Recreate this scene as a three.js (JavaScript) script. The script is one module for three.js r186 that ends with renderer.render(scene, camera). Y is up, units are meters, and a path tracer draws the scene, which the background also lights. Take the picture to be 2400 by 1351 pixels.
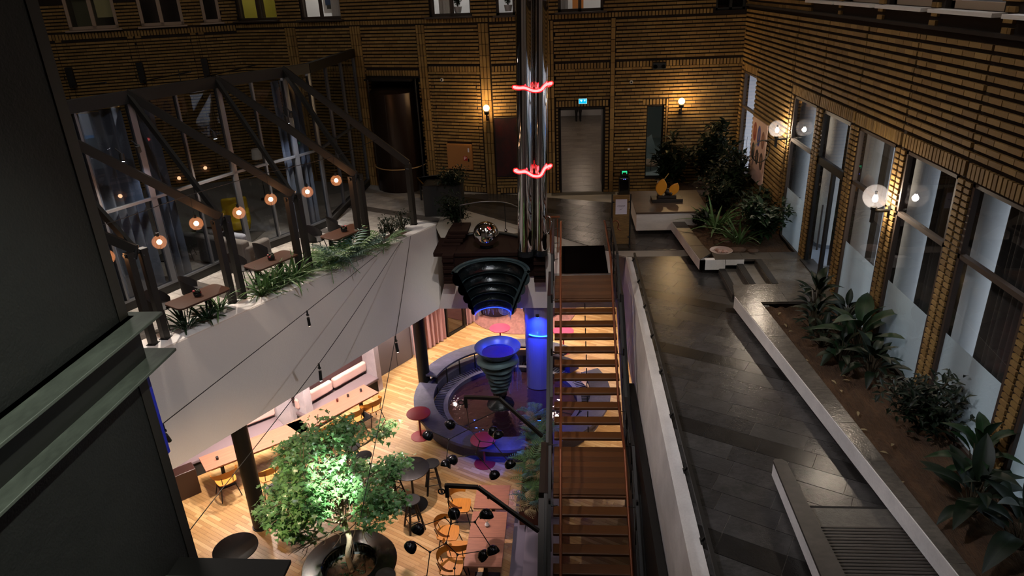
import * as THREE from 'three';
import { mergeGeometries, toCreasedNormals } from 'three/addons/utils/BufferGeometryUtils.js';
import { RoundedBoxGeometry } from 'three/addons/geometries/RoundedBoxGeometry.js';
import { MarchingCubes } from 'three/addons/objects/MarchingCubes.js';
import { RectAreaLightUniformsLib } from 'three/addons/lights/RectAreaLightUniformsLib.js';

// ---------------------------------------------------------------- camera, sky, lamps of the hall, exposure
RectAreaLightUniformsLib.init();
const scene = new THREE.Scene();
scene.background = new THREE.Color(0x000000);
const V = (x, y, z) => new THREE.Vector3(x, y, z);
const camera = new THREE.PerspectiveCamera(44.785, 2400 / 1351, 0.05, 200);
camera.position.set(0, 6.4, 0);
{
  const fwd = V(-0.07928, -0.39778, -0.91405).normalize();
  const up = V(0.0103, 0.9166, -0.3998);
  const z = fwd.clone().negate(), x = new THREE.Vector3().crossVectors(up, z).normalize(), y = new THREE.Vector3().crossVectors(z, x);
  camera.quaternion.setFromRotationMatrix(new THREE.Matrix4().makeBasis(x, y, z));
}
camera.updateMatrixWorld(true);
scene.add(camera);
const renderer = new THREE.WebGLRenderer({ antialias: true });
renderer.toneMapping = THREE.LinearToneMapping;
renderer.toneMappingExposure = 1.12;
renderer.shadowMap.enabled = true;
const POWER = {
  hall: 15, sconce: 5.5, globe: 5, bulb: 0.5, soffit: 30, far: 26, blue: 0.55, tree: 420, room: 75, office: 9, terrace: 42, corridor: 9, lounge: .8, fascia: 185, ledge: 300, tables: 70, parapet: 160, beam: 300,
};
// ---------------------------------------------------------------- helpers
function rng(seed) { let a = seed >>> 0; return () => { a = (a + 0x6D2B79F5) | 0; let t = Math.imul(a ^ (a >>> 15), 1 | a); t = (t + Math.imul(t ^ (t >>> 7), 61 | t)) ^ t; return ((t ^ (t >>> 14)) >>> 0) / 4294967296; }; }
const TAU = Math.PI * 2;
const lerp = (a, b, t) => a + (b - a) * t;
const used = {};
function numbered(n) { const k = used[n] || 0; used[n] = k + 1; return k ? n + '_' + String(k).padStart(3, '0') : n; }
function clean(g) { const n = g.index ? g.toNonIndexed() : g; for (const k of Object.keys(n.attributes)) if (!['position', 'normal', 'uv'].includes(k)) n.deleteAttribute(k); if (!n.attributes.uv) n.setAttribute('uv', new THREE.BufferAttribute(new Float32Array(n.attributes.position.count * 2), 2)); n.clearGroups(); return n; }
function mg(list) { return list.length === 1 ? list[0] : mergeGeometries(list.map(clean)); }
function mesh(name, geo, mat, parent) {
  const m = new THREE.Mesh(Array.isArray(geo) ? mg(geo) : geo, mat);
  m.name = parent && parent !== scene ? name : numbered(name);
  m.castShadow = m.receiveShadow = true;
  (parent || scene).add(m);
  return m;
}
function partName(parent, name) { let k = 0; for (const c of parent.children) if (c.name === name || c.name.startsWith(name + '_')) k++; return k ? name + '_' + String(k).padStart(3, '0') : name; }
function part(name, geo, mat, parent, label) { const m = mesh(name, geo, mat, parent); if (label) m.userData.label = label; return m; }
function tag(o, label, category, group) { o.userData.label = label; o.userData.category = category; if (group) o.userData.group = group; return o; }
function thing(name, label, category, p = [0, 0, 0], turn = 0, group) { const o = new THREE.Group(); o.name = numbered(name); scene.add(o); o.position.set(...p); o.rotation.y = turn; return tag(o, label, category, group); }
function solo(name, geo, mat, label, category, group) { return tag(mesh(name, geo, mat, scene), label, category, group); }
function struct(name, geo, mat, parent, label) { const m = mesh(name, geo, mat, parent || scene); if (!parent || parent === scene) m.userData.kind = 'structure'; if (label) m.userData.label = label; return m; }
function structGroup(name, label) { const o = new THREE.Group(); o.name = numbered(name); o.userData.kind = 'structure'; if (label) o.userData.label = label; scene.add(o); return o; }
function copyOf(root, p, turn, label, group) { const r = root.clone(); r.name = numbered(root.name.replace(/_\d{3}$/, '')); r.userData = { ...root.userData }; scene.add(r); r.position.set(...p); r.rotation.y = turn; if (label) r.userData.label = label; if (group) r.userData.group = group; return r; }
// geometry, metres in the uv
function box(w, h, d, x = 0, y = 0, z = 0, ry = 0) {
  const g = new THREE.BoxGeometry(w, h, d), uv = g.attributes.uv, n = g.attributes.normal;
  for (let i = 0; i < uv.count; i++) { const ax = Math.abs(n.getX(i)) > .5 ? [d, h] : Math.abs(n.getY(i)) > .5 ? [w, d] : [w, h]; uv.setXY(i, uv.getX(i) * ax[0], uv.getY(i) * ax[1]); }
  if (ry) g.rotateY(ry);
  return g.translate(x, y, z);
}
function rbox(w, h, d, r, x = 0, y = 0, z = 0, ry = 0, seg = 2) { const g = new RoundedBoxGeometry(w, h, d, seg, Math.min(r, w / 2.01, h / 2.01, d / 2.01)); if (ry) g.rotateY(ry); return g.translate(x, y, z); }
function orient(g, p, q, up = V(0, 1, 0)) { // local z axis to q-p, y near up
  const d = q.clone().sub(p).normalize(); let s = new THREE.Vector3().crossVectors(up, d); if (s.lengthSq() < 1e-6) s = V(1, 0, 0); s.normalize();
  const u = new THREE.Vector3().crossVectors(d, s);
  return g.applyMatrix4(new THREE.Matrix4().makeBasis(s, u, d).setPosition(p.clone().add(q).multiplyScalar(.5)));
}
function bar(p, q, w, h, up) { return orient(box(w, h, p.distanceTo(q)), p, q, up); }
function rod(p, q, r, seg = 8, r2 = r) { const g = new THREE.CylinderGeometry(r2, r, p.distanceTo(q), seg); g.rotateX(Math.PI / 2); return orient(g, p, q); }
function tube(pts, r, seg = 24, rad = 8, closed = false) { return new THREE.TubeGeometry(new THREE.CatmullRomCurve3(pts, closed, 'centripetal'), seg, r, rad, closed); }
function poly(pts, r, rad = 8) { const c = new THREE.CurvePath(); for (let i = 0; i < pts.length - 1; i++) c.add(new THREE.LineCurve3(pts[i], pts[i + 1])); return mg(pts.slice(1).map((b, i) => rod(pts[i], b, r, rad)).concat(pts.slice(1, -1).map(p => new THREE.SphereGeometry(r, rad, 6).translate(p.x, p.y, p.z)))); }
function prism(pts, y0, y1) { const s = new THREE.Shape(pts.map(([x, z]) => new THREE.Vector2(x, -z))); return new THREE.ExtrudeGeometry(s, { depth: y1 - y0, bevelEnabled: false, curveSegments: 12 }).rotateX(-Math.PI / 2).translate(0, y0, 0); }
function lathe(prof, seg = 32, a0 = 0, al = TAU) { return toCreasedNormals(new THREE.LatheGeometry(prof.map(([r, y]) => new THREE.Vector2(Math.max(r, 1e-4), y)), seg, a0, al), .75); }
function cyl(r, h, x, y, z, seg = 24, r2 = r) { return new THREE.CylinderGeometry(r2, r, h, seg).translate(x, y, z); }
function ball(r, x, y, z, a = 16, b = 12) { return new THREE.SphereGeometry(r, a, b).translate(x, y, z); }
function hexa(b, t) { // a solid from four bottom and four top corners (both counter-clockwise seen from above)
  const P = [...b, ...t].map(p => V(...p)), F = [[3, 2, 1, 0], [4, 5, 6, 7], [0, 1, 5, 4], [1, 2, 6, 5], [2, 3, 7, 6], [3, 0, 4, 7]], pos = [], uv = [];
  for (const f of F) { const [A, B, C, D] = f.map(i => P[i]); const e = B.clone().sub(A), len = e.length() || 1, hh = D.clone().sub(A).length(); for (const [p, u, v] of [[A, 0, 0], [B, len, 0], [C, len, hh], [A, 0, 0], [C, len, hh], [D, 0, hh]]) { pos.push(p.x, p.y, p.z); uv.push(u, v); } }
  const g = new THREE.BufferGeometry(); g.setAttribute('position', new THREE.Float32BufferAttribute(pos, 3)); g.setAttribute('uv', new THREE.Float32BufferAttribute(uv, 2)); g.computeVertexNormals(); return g;
}
function grid(nu, nv, f) { // parametric sheet
  const pos = [], uv = [], idx = [];
  for (let j = 0; j <= nv; j++) for (let i = 0; i <= nu; i++) { const p = f(i / nu, j / nv); pos.push(p.x, p.y, p.z); uv.push(i / nu, j / nv); }
  for (let j = 0; j < nv; j++) for (let i = 0; i < nu; i++) { const a = j * (nu + 1) + i, b = a + 1, c = a + nu + 1, d = c + 1; idx.push(a, b, d, a, d, c); }
  const g = new THREE.BufferGeometry(); g.setAttribute('position', new THREE.Float32BufferAttribute(pos, 3)); g.setAttribute('uv', new THREE.Float32BufferAttribute(uv, 2)); g.setIndex(idx); g.computeVertexNormals(); return g;
}
// ---------------------------------------------------------------- computed textures and materials
function noiseTex(size, seed, f, srgb) {
  const d = new Uint8Array(size * size * 4), R = rng(seed), lat = {};
  const L = (n, x, y) => { const t = lat[n] || (lat[n] = Float32Array.from({ length: n * n }, () => R())); return t[(((y % n) + n) % n) * n + (((x % n) + n) % n)]; };
  const vn = (x, y, nx, ny = nx) => { const n = Math.max(nx, ny); const X = x * nx, Y = y * ny, i = Math.floor(X), j = Math.floor(Y), a = X - i, b = Y - j, s = a * a * (3 - 2 * a), t = b * b * (3 - 2 * b); return lerp(lerp(L(n, i % nx, j % ny), L(n, (i + 1) % nx, j % ny), s), lerp(L(n, i % nx, (j + 1) % ny), L(n, (i + 1) % nx, (j + 1) % ny), s), t); };
  for (let y = 0; y < size; y++) for (let x = 0; x < size; x++) { const c = f(x / size, y / size, vn, R), k = (y * size + x) * 4; d[k] = c[0]; d[k + 1] = c[1]; d[k + 2] = c[2]; d[k + 3] = 255; }
  const t = new THREE.DataTexture(d, size, size); t.wrapS = t.wrapT = THREE.RepeatWrapping; t.magFilter = THREE.LinearFilter; t.minFilter = THREE.LinearMipmapLinearFilter; t.generateMipmaps = true; if (srgb) t.colorSpace = THREE.SRGBColorSpace; t.needsUpdate = true; return t;
}
const grainTex = noiseTex(256, 11, (x, y, n) => { const w = n(x, y, 4, 64) * .5 + n(x, y, 8, 128) * .3 + n(x, y, 32, 256) * .2; const v = 175 + 80 * w; return [v, v * .985, v * .96]; }, true);
const stoneTex = noiseTex(256, 12, (x, y, n) => { const w = n(x, y, 5, 9) * .45 + n(x, y, 22, 44) * .35 + n(x, y, 90) * .2; const v = 165 + 90 * w; return [v, v, v]; }, true);
const bumpTex = noiseTex(256, 13, (x, y, n) => { const v = 255 * (n(x, y, 16) * .4 + n(x, y, 64) * .35 + n(x, y, 128) * .25); return [v, v, v]; });
const plasterTex = noiseTex(256, 14, (x, y, n) => { const w = n(x, y, 3) * .5 + n(x, y, 12) * .3 + n(x, y, 100) * .2; const v = 205 + 50 * w; return [v, v, v]; }, true);
const leafTex = noiseTex(128, 15, (x, y, n) => { const m = Math.abs(x - .5) < .025 ? 1 : 0; const vein = Math.abs(((y * 9 - Math.abs(x - .5) * 5) % 1 + 1) % 1 - .5) < .06 ? .5 : 0; const v = 175 + 50 * n(x, y, 12) + 60 * Math.max(m, vein * .6); return [v, Math.min(255, v * 1.02), v * .95].map(c => Math.min(255, c)); }, true);
function rep(t, a, b = a) { const c = t.clone(); c.repeat.set(a, b); c.needsUpdate = true; return c; }
function std(color, roughness = .6, metalness = 0, o = {}) { return new THREE.MeshStandardMaterial({ color, roughness, metalness, ...o }); }
function phys(color, roughness, o = {}) { return new THREE.MeshPhysicalMaterial({ color, roughness, ...o }); }
function glow(color, power) { return new THREE.MeshStandardMaterial({ color: 0x000000, emissive: color, emissiveIntensity: power, roughness: .5 }); }
const M = {
  plaster: std(0xa59e97, .85, 0, { bumpMap: rep(bumpTex, 1.5), bumpScale: .004 }),
  white: std(0xd9d3cd, .8, 0, { map: rep(plasterTex, .5) }),
  curb: std(0xf0ebe5, .75, 0, { map: rep(plasterTex, .5) }),
  toe: std(0x17130f, .8),
  mortar: std(0x20150c, .95),
  stone: std(0x6a655e, .42, 0, { map: rep(stoneTex, .8), bumpMap: rep(bumpTex, 1), bumpScale: .003 }),
  coping: std(0x6b655c, .22, 0, { map: rep(stoneTex, .6), bumpMap: rep(bumpTex, .8), bumpScale: .003 }),
  copingDark: std(0x4d463f, .4, 0, { map: rep(stoneTex, .6) }),
  joint: std(0x8a857c, .9),
  steel: std(0x23221f, .45, .35),
  steelDark: std(0x141311, .5, .3),
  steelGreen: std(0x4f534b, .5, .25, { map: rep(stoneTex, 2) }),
  steelBrown: std(0x221e19, .5, .3),
  black: std(0x090909, .6),
  blackGloss: phys(0x08080a, .12, { clearcoat: .6, clearcoatRoughness: .08 }),
  alu: std(0x686b70, .36, .8),
  chrome: std(0xd8d6d4, .05, 1),
  copper: std(0x6e3a1e, .42, .5),
  bronze: std(0x2c3c40, .42, .55, { bumpMap: rep(bumpTex, 3), bumpScale: .006 }),
  bronzeCup: std(0x4c6266, .45, .5, { bumpMap: rep(bumpTex, 3), bumpScale: .006 }),
  bronzeDark: std(0x0e1416, .16, .6, { bumpMap: rep(bumpTex, 2), bumpScale: .006 }),
  glass: phys(0xffffff, 0, { transmission: 1, thickness: 0, ior: 1.5 }),
  glassDark: phys(0x8a8f92, 0, { transmission: 1, thickness: 0, ior: 1.52 }),
  frost: phys(0xb9c6c6, .75, { transmission: .55, thickness: 0, ior: 1.45 }),
  globe: phys(0xf4f4ff, 0.1, { transparent: true, opacity: .014 }),
  globeAmber: phys(0xffdcc4, .1, { transparent: true, opacity: .03 }),
  glassLounge: phys(0xb4b8bc, 0, { transmission: 1, thickness: 0, ior: 1.5 }),
  columnGrey: std(0xa3a6a4, .8),
  oak: std(0xb87f45, .42, 0, { map: rep(grainTex, 1, 1) }),
  tread: std(0x6e4421, .4, 0, { map: rep(grainTex, 1.2, 2.4) }),
  treadNose: std(0x5e3a1b, .45, 0, { map: rep(grainTex, 1.2, 2.4) }),
  tableWood: std(0xa4705c, .4, 0, { map: rep(grainTex, 1, 2) }),
  tableDark: std(0x44291a, .38, 0, { map: rep(grainTex, 1, 2) }),
  platform: phys(0x1c0d08, .8, { specularIntensity: .2, map: rep(grainTex, 1, 2) }),
  chairOrange: std(0xc8832a, .45, 0, { map: rep(grainTex, 1.5, 4) }),
  curtainGrey: std(0x646972, .95),
  curtainDark: std(0x2f2c28, .95),
  curtainPink: std(0xb08c8e, .95),
  sofa: std(0x4c4946, .95, 0, { bumpMap: rep(bumpTex, 6), bumpScale: .004 }),
  yellow: std(0xc7a812, .8),
  pinkCushion: std(0xc7a49c, .9, 0, { bumpMap: rep(bumpTex, 4), bumpScale: .004 }),
  seatGrey: std(0x6b5c60, .9),
  red: std(0x7c1822, .5),
  pink: std(0xc23a5a, .5),
  soil: std(0x5e4228, 1, 0, { map: rep(stoneTex, 2), bumpMap: rep(bumpTex, 4), bumpScale: .03 }),
  bark: std(0x8d7c66, .9, 0, { bumpMap: rep(bumpTex, 3, 1), bumpScale: .01 }),
  leaf: phys(0x1f3f20, .5, { specularIntensity: .5, map: leafTex, transmission: .3, thickness: 0 }),
  leafDark: phys(0x142612, .5, { specularIntensity: .5, map: leafTex, transmission: .2, thickness: 0 }),
  leafTree: phys(0x64915c, .36, { transmission: .4, thickness: 0 }),
  fern: phys(0x4a6e36, .55, { transmission: .3, thickness: 0 }),
  fernBlue: phys(0x4a6a60, .5, { transmission: .3, thickness: 0 }),
  dryLeaf: phys(0x8f7d54, .6, { transmission: .3, thickness: 0 }),
  stem: std(0x3c3420, .8),
  water: phys(0x2a1720, .04, { clearcoat: 1, clearcoatRoughness: .02, bumpMap: rep(bumpTex, .5), bumpScale: .02 }),
  rug: std(0xa4716a, 1, 0, { map: rep(stoneTex, 1.5) }),
  pouf: std(0x2a1a30, .9),
  doorGrey: std(0x5e585c, .6),
  paper: std(0xd6d2da, .8),
  ply: std(0x8f7040, .6, 0, { map: rep(grainTex, 1, 1) }),
  carpetMat: phys(0x0a0706, 1, { specularIntensity: 0 }),
  roomFloor: std(0x59626c, .35),
  roomWhite: std(0xdcdde0, .85),
  frameWood: std(0x9a8470, .6),
  frameDark: std(0x3d3026, .6),
};
const brickTones = [0x8c6e3a, 0x856734, 0x937440, 0x7c5f31, 0x896a39].map(c => std(c, .8, 0, { bumpMap: rep(bumpTex, .7), bumpScale: .004 }));
const brickWhite = std(0xffffff, .8, 0, { bumpMap: rep(bumpTex, .7), bumpScale: .004 });
// ---------------------------------------------------------------- pieces: the largest 300 as parts, the rest one part
const UNIT = box(1, 1, 1);
const _f = new THREE.Vector3();
function seenSize(p, l, h) { _f.copy(p).applyMatrix4(camera.matrixWorldInverse); if (_f.z > -.3) return 0; const d = -_f.z, k = 1639.5 / d, x = 1200 + _f.x * k, y = 675.5 - _f.y * k; if (x < -20 || x > 2420 || y < -20 || y > 1371) return 0; return l * h * k * k; }
camera.matrixWorldInverse.copy(camera.matrixWorld).invert();
function pieces(parent, name, stuffName, list, tones, whiteMat, most = 300, seen = () => true) {
  for (const e of list) { e.s = seen(e) ? seenSize(e.p, e.l, e.h) : 0; }
  const order = list.slice().sort((a, b) => b.s - a.s), chosen = new Set(order.slice(0, most).filter(e => e.s > 0));
  const rest = [];
  let k = 0;
  for (const e of list) {
    if (!chosen.has(e)) { rest.push(e); continue; }
    const m = new THREE.Mesh(e.geo || UNIT, tones[e.tone]); m.name = k ? name + '_' + String(k).padStart(3, '0') : name; k++;
    m.castShadow = m.receiveShadow = true;
    if (e.m) { e.m.decompose(m.position, m.quaternion, m.scale); }
    parent.add(m);
  }
  if (!rest.length) return;
  if (rest[0].geo) { // clipped pieces: one joined mesh per tone is too many parts, so one joined mesh
    const by = rest.map(e => e.geo); const m = mesh(stuffName, mg(by), tones[0], parent); m.userData.kind = 'stuff'; return;
  }
  const im = new THREE.InstancedMesh(UNIT, whiteMat, rest.length); im.name = stuffName; im.castShadow = im.receiveShadow = true;
  rest.forEach((e, i) => { im.setMatrixAt(i, e.m); im.setColorAt(i, tones[e.tone].color); });
  im.userData.kind = 'stuff'; parent.add(im);
}
// ---------------------------------------------------------------- brick walls
function frame(a, b) { const U = V(b[0] - a[0], 0, b[1] - a[1]); const len = U.length(); U.normalize(); const N = new THREE.Vector3().crossVectors(U, V(0, 1, 0)); return { o: V(a[0], 0, a[1]), U, N, len, at(u, v, n = 0) { return this.o.clone().addScaledVector(U, u).addScaledVector(N, n).setY(v); }, m(u, v, n = 0) { return new THREE.Matrix4().makeBasis(U, V(0, 1, 0), N).setPosition(this.at(u, v, n)); } }; }
function shell(name, W, u0, u1, v0, v1, holes, depth = .35, mat = M.mortar) {
  const s = new THREE.Shape([[u0, v0], [u1, v0], [u1, v1], [u0, v1]].map(p => new THREE.Vector2(...p)));
  for (const [a, b, c, d] of holes) s.holes.push(new THREE.Path([[a, c], [a, d], [b, d], [b, c]].map(p => new THREE.Vector2(...p))));
  const g = new THREE.ExtrudeGeometry(s, { depth, bevelEnabled: false }).translate(0, 0, -depth).applyMatrix4(W.m(0, 0));
  return struct(name, g, mat);
}
const hit = (a, b) => a[0] < b[1] - 1e-4 && a[1] > b[0] + 1e-4 && a[2] < b[3] - 1e-4 && a[3] > b[2] + 1e-4;
function layBricks(W, area, o) {
  const R = rng(o.seed || 5), out = [], pitch = o.pitch || .11, bh = o.bh || .078, L = o.L || .3, D = .12, proud = .045;
  const put = (u, v, l, h, pr = proud) => { const p = W.at(u, v, pr - D / 2 + (R() - .5) * .006); out.push({ p, l, h, tone: Math.floor(R() * 5), m: new THREE.Matrix4().makeBasis(W.U.clone().multiplyScalar(l), V(0, h, 0), W.N.clone().multiplyScalar(D)).setPosition(p) }); };
  const special = [...(o.vertical || []), ...(o.soldier || []), ...(o.header || [])], blocked = [...(o.holes || []), ...special];
  const free = (y0, y1, list) => { let seg = [[area[0], area[1]]]; for (const b of list) if (b[2] < y1 - 1e-3 && b[3] > y0 + 1e-3) { const nx = []; for (const [a, c] of seg) { if (b[1] <= a || b[0] >= c) { nx.push([a, c]); continue; } if (b[0] > a) nx.push([a, b[0]]); if (b[1] < c) nx.push([b[1], c]); } seg = nx; } return seg; };
  const n = Math.floor((area[3] - area[2]) / pitch);
  for (let j = 0; j < n; j++) {
    const y0 = area[2] + j * pitch, y1 = y0 + bh;
    for (const [a, b] of free(y0, y1, blocked)) {
      let x = Math.floor(a / L) * L - (j % 2 ? L / 2 : 0) - (j % 3) * .03;
      for (; x < b; x += L) { const p = Math.max(a + .004, x + .006), q = Math.min(b - .004, x + L - .006); if (q - p > .04) put((p + q) / 2, (y0 + y1) / 2, q - p, bh); }
    }
  }
  for (const r of o.vertical || []) { const nc = Math.max(1, Math.round((r[1] - r[0]) / .1)), w = (r[1] - r[0]) / nc; for (let c = 0; c < nc; c++) for (let y = r[2]; y < r[3] - .08; y += .34) { const h = Math.min(.325, r[3] - y - .01); const u = r[0] + (c + .5) * w; if (!(o.holes || []).some(q => hit([u - .01, u + .01, y, y + h], q))) put(u, y + h / 2, w - .03, h, proud + .012); } }
  for (const r of o.soldier || []) { const nc = Math.max(1, Math.round((r[1] - r[0]) / .1)), w = (r[1] - r[0]) / nc; for (let c = 0; c < nc; c++) { const u = r[0] + (c + .5) * w; if (!(o.holes || []).some(q => hit([u - .03, u + .03, r[2], r[3]], q))) put(u, (r[2] + r[3]) / 2, w - .028, r[3] - r[2] - .02); } }
  for (const r of o.header || []) { for (let y = r[2], j = 0; y < r[3] - .05; y += o.hp || pitch, j++) put((r[0] + r[1]) / 2, y + (o.hh || bh) / 2, r[1] - r[0] - .02, o.hh || bh, proud - .012); }
  return out;
}
// ================================================================ SETTING: brick walls
const Wr = frame([5.4, -22.64], [5.4, -2]);            // right wall, u runs towards the camera
const Wb = frame([-2.3, -22.64], [5.4, -22.64]);       // back wall
const Wl = frame([-11.6, -25.7], [-2.3, -22.64]);      // back wall, turned part
const Wf = frame([-17.5, -23.4], [-11.6, -25.7]);      // far left part
const TOP = 12;
// right wall
const rw = []; for (let k = 0; k < 8; k++) rw.push([5.32 + 1.965 * k, 5.32 + 1.965 * k + 1.58, .25, 3.73]);
const rwin = [[.3, 1.82, .8, 3.73], ...rw];
const rup = [[5.83, 7.43], [7.62, 9.31], [9.56, 11.18], [11.43, 13.05], [13.3, 14.9]].map(([a, b]) => [a + .08, b - .08, 5.84, 7.6]);
{
  const w = shell('wall_right', Wr, 0, 20.6, -.2, TOP, [...rwin, ...rup], .15);
  w.userData.label = 'long yellow brick wall of tall lit windows beside the stone walkway';
  const seams = [1.95, 4.98, ...rw.map(r => r[0] - .19)];
  const o = { seed: 21, hp: .092, hh: .06, pitch: .123, bh: .068, L: .3, holes: rwin,
    header: rw.flatMap(r => [[r[0] - .19, r[0] - .02, .25, 3.72], [r[1] + .02, r[1] + .18, .25, 3.72]]),
    soldier: [...rw.map(r => [r[0] - .16, r[1] + .16, 3.76, 3.98]), [.3, 1.82, 3.76, 3.98]] };
  let list = [], edges = [0, ...seams, 20.6].sort((a, b) => a - b);
  for (let i = 0; i + 1 < edges.length; i++) {
    const a = edges[i] + .015, b = edges[i + 1] - .015; const cut = r => [Math.max(r[0], a), Math.min(r[1], b), r[2], r[3]];
    const inR = r => r[0] < b && r[1] > a;
    list = list.concat(layBricks(Wr, [a, b, .1, 5.58], { ...o, seed: 30 + i, header: o.header.filter(inR).map(cut), soldier: o.soldier.filter(inR).map(cut) }));
  }
  list = list.concat(layBricks(Wr, [0, 20.6, 5.6, 6.5], { seed: 60, pitch: .123, bh: .068, holes: [...rup, ...rup.map(r => [r[0] - .1, r[1] + .1, 5.6, 5.86])], soldier: rup.map(r => [r[0] - .1, r[1] + .1, 5.6, 5.8]) }));
  pieces(w, 'brick', 'bricks', list, brickTones, brickWhite);
  struct('ledge', new THREE.BoxGeometry(20.6, .05, .1).applyMatrix4(Wr.m(10.3, 5.575, .04)), M.mortar, w);
}
// back wall, straight part
const bHole = [[2.09, 3.51, -.19, 2.74], [4.84, 5.37, .42, 2.73], [.24, .8, 5.56, 7.4], [2.1, 3.45, 5.58, 7.4], [6.75, 7.62, 5.45, 7.4]];
{
  const w = shell('wall_back', Wb, 0, 7.7, -.2, TOP, bHole);
  w.userData.label = 'yellow brick back wall with the doorway to the corridor';
  const list = layBricks(Wb, [0, 7.7, 0, 6.5], { seed: 71, pitch: .107, bh: .066, L: .29, holes: bHole,
    vertical: [[1.62, 1.95, 0, 5.36], [3.68, 3.83, 0, 5.36], [5.42, 5.5, 0, 2.95]],
    soldier: [[0, 1.6, 3.92, 4.1], [1.98, 3.66, 3.92, 4.1], [3.86, 7.68, 3.92, 4.1], [1.98, 3.64, 2.78, 2.97], [4.7, 5.42, 2.77, 2.95], [0, 7.68, 5.38, 5.52], [.1, 1.6, .02, .2]],
    header: [[1.98, 2.06, .1, 2.74], [3.54, 3.66, .1, 2.74]] });
  pieces(w, 'brick', 'bricks', list, brickTones, brickWhite);
}
const lHole = [[2.85, 4.48, 5.6, 7.4], [.13, 1.86, 5.62, 7.4], [7.77, 9.21, 5.58, 7.4], [5.36, 7.17, -.19, 3.73]];
{
  const w = shell('wall_back', Wl, 0, 9.79, -.2, TOP, lHole);
  w.userData.label = 'turned part of the brick back wall around the round dark doorway';
  const list = layBricks(Wl, [0, 9.79, 0, 6.5], { seed: 81, pitch: .107, bh: .066, L: .29, holes: [...lHole, [8.05, 8.97, .78, 1.63]],
    vertical: [[2.1, 2.55, 0, 5.36], [4.75, 5.15, 0, 5.36], [7.24, 7.55, 0, 5.36], [9.42, 9.77, 0, 5.36]],
    soldier: [[5.2, 7.2, 3.78, 3.97], [7.58, 9.4, 3.92, 4.1], [2.6, 4.7, 3.92, 4.1], [0, 9.77, 5.38, 5.52], [7.58, 9.4, .02, .2]],
    header: [[5.18, 5.34, .1, 3.75], [7.62, 7.74, .1, 3.85], [9.25, 9.38, .1, 3.85]] });
  pieces(w, 'brick', 'bricks', list, brickTones, brickWhite);
}
const fHole = [[1.08, 2.59, 5.6, 7.4], [3.29, 4.65, 5.6, 7.4], [5.28, 5.87, 5.62, 7.4]];
{
  const w = shell('wall_left', Wf, -.4, 6.33, -.2, TOP, fHole);
  w.userData.label = 'dim brick wall above and behind the glass lounge';
  const list = layBricks(Wf, [0, 6.33, 0, 6.5], { seed: 91, pitch: .107, bh: .066, L: .29, holes: fHole,
    soldier: [[0, 6.3, 5.3, 5.5]], header: [[.55, .75, 0, 5.3], [2.75, 2.95, 0, 5.3], [3.0, 3.2, 0, 5.3], [4.75, 4.95, 0, 5.3], [5.02, 5.22, 0, 5.3]] });
  pieces(w, 'brick', 'bricks', list, brickTones, brickWhite, 300, e => e.p.y > 3.6);
}
struct('wall_left', box(.3, 17, 27, -17.75, 3.8, -10.2), M.mortar).userData.label = 'plain dark side wall behind the lounge';
struct('wall_front', box(24.5, 17, .3, -5.9, 3.8, 3.2), M.white).userData.label = 'unseen plain white wall behind the viewpoint, reflecting in the chrome pipes';  // unseen wall, white so the chrome pipes reflect something bright
struct('wall_right', box(.3, 12, 5.4, 5.6, 6, .6), M.mortar).userData.label = 'plain dark end of the brick wall';
struct('ceiling', box(24.5, .3, 29.5, -5.9, TOP + .15, -11.3), std(0x8a857c, .9));  // unseen ceiling, pale for its reflection in the chrome pipes
// ---------------------------------------------------------------- windows
function windowUnit(W, u0, u1, v0, v1, o = {}) {
  const g = structGroup('window_' + (++windowUnit.n), o.label); const f = o.f || .07, fm = o.frame || M.frameDark, n0 = o.n ?? -.12, d = .08;
  const P = (w, h, u, v, n = n0) => new THREE.BoxGeometry(w, h, d).applyMatrix4(W.m(u, v, n));
  part('window_frame', [P(f, v1 - v0, u0 + f / 2, (v0 + v1) / 2), P(f, v1 - v0, u1 - f / 2, (v0 + v1) / 2), P(u1 - u0, f, (u0 + u1) / 2, v0 + f / 2), P(u1 - u0, f, (u0 + u1) / 2, v1 - f / 2)], fm, g);
  for (const m of o.mull || []) part('mullion', P(f * 1.2, v1 - v0, m, (v0 + v1) / 2), fm, g);
  if (o.transom) part('transom', P(u1 - u0, .07, (u0 + u1) / 2, o.transom), fm, g);
  const cuts = [u0 + f, ...(o.mull || []).flatMap(m => [m - f * .6, m + f * .6]), u1 - f], rows = o.transom ? [[v0 + f, o.transom - .035], [o.transom + .035, v1 - f]] : [[v0 + f, v1 - f]];
  for (let i = 0; i + 1 < cuts.length; i += 2) for (const [a, b] of rows) part('pane', new THREE.PlaneGeometry(cuts[i + 1] - cuts[i], b - a).applyMatrix4(W.m((cuts[i] + cuts[i + 1]) / 2, (a + b) / 2, n0)), M.glass, g);
  if (o.frost) part('frosted_film', new THREE.PlaneGeometry(u1 - u0 - 2 * f, o.frost - v0 - f).applyMatrix4(W.m((u0 + u1) / 2, (v0 + f + o.frost) / 2, n0 - .012)), M.frost, g.children.find(c => c.name === 'pane'), 'frosted lower glass');
  if (o.sill) part('window_sill', new THREE.BoxGeometry(u1 - u0 + .2, .05, .3).applyMatrix4(W.m((u0 + u1) / 2, v0 - .03, .04)), o.sill, g);
  return g;
}
windowUnit.n = 0;
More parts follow.
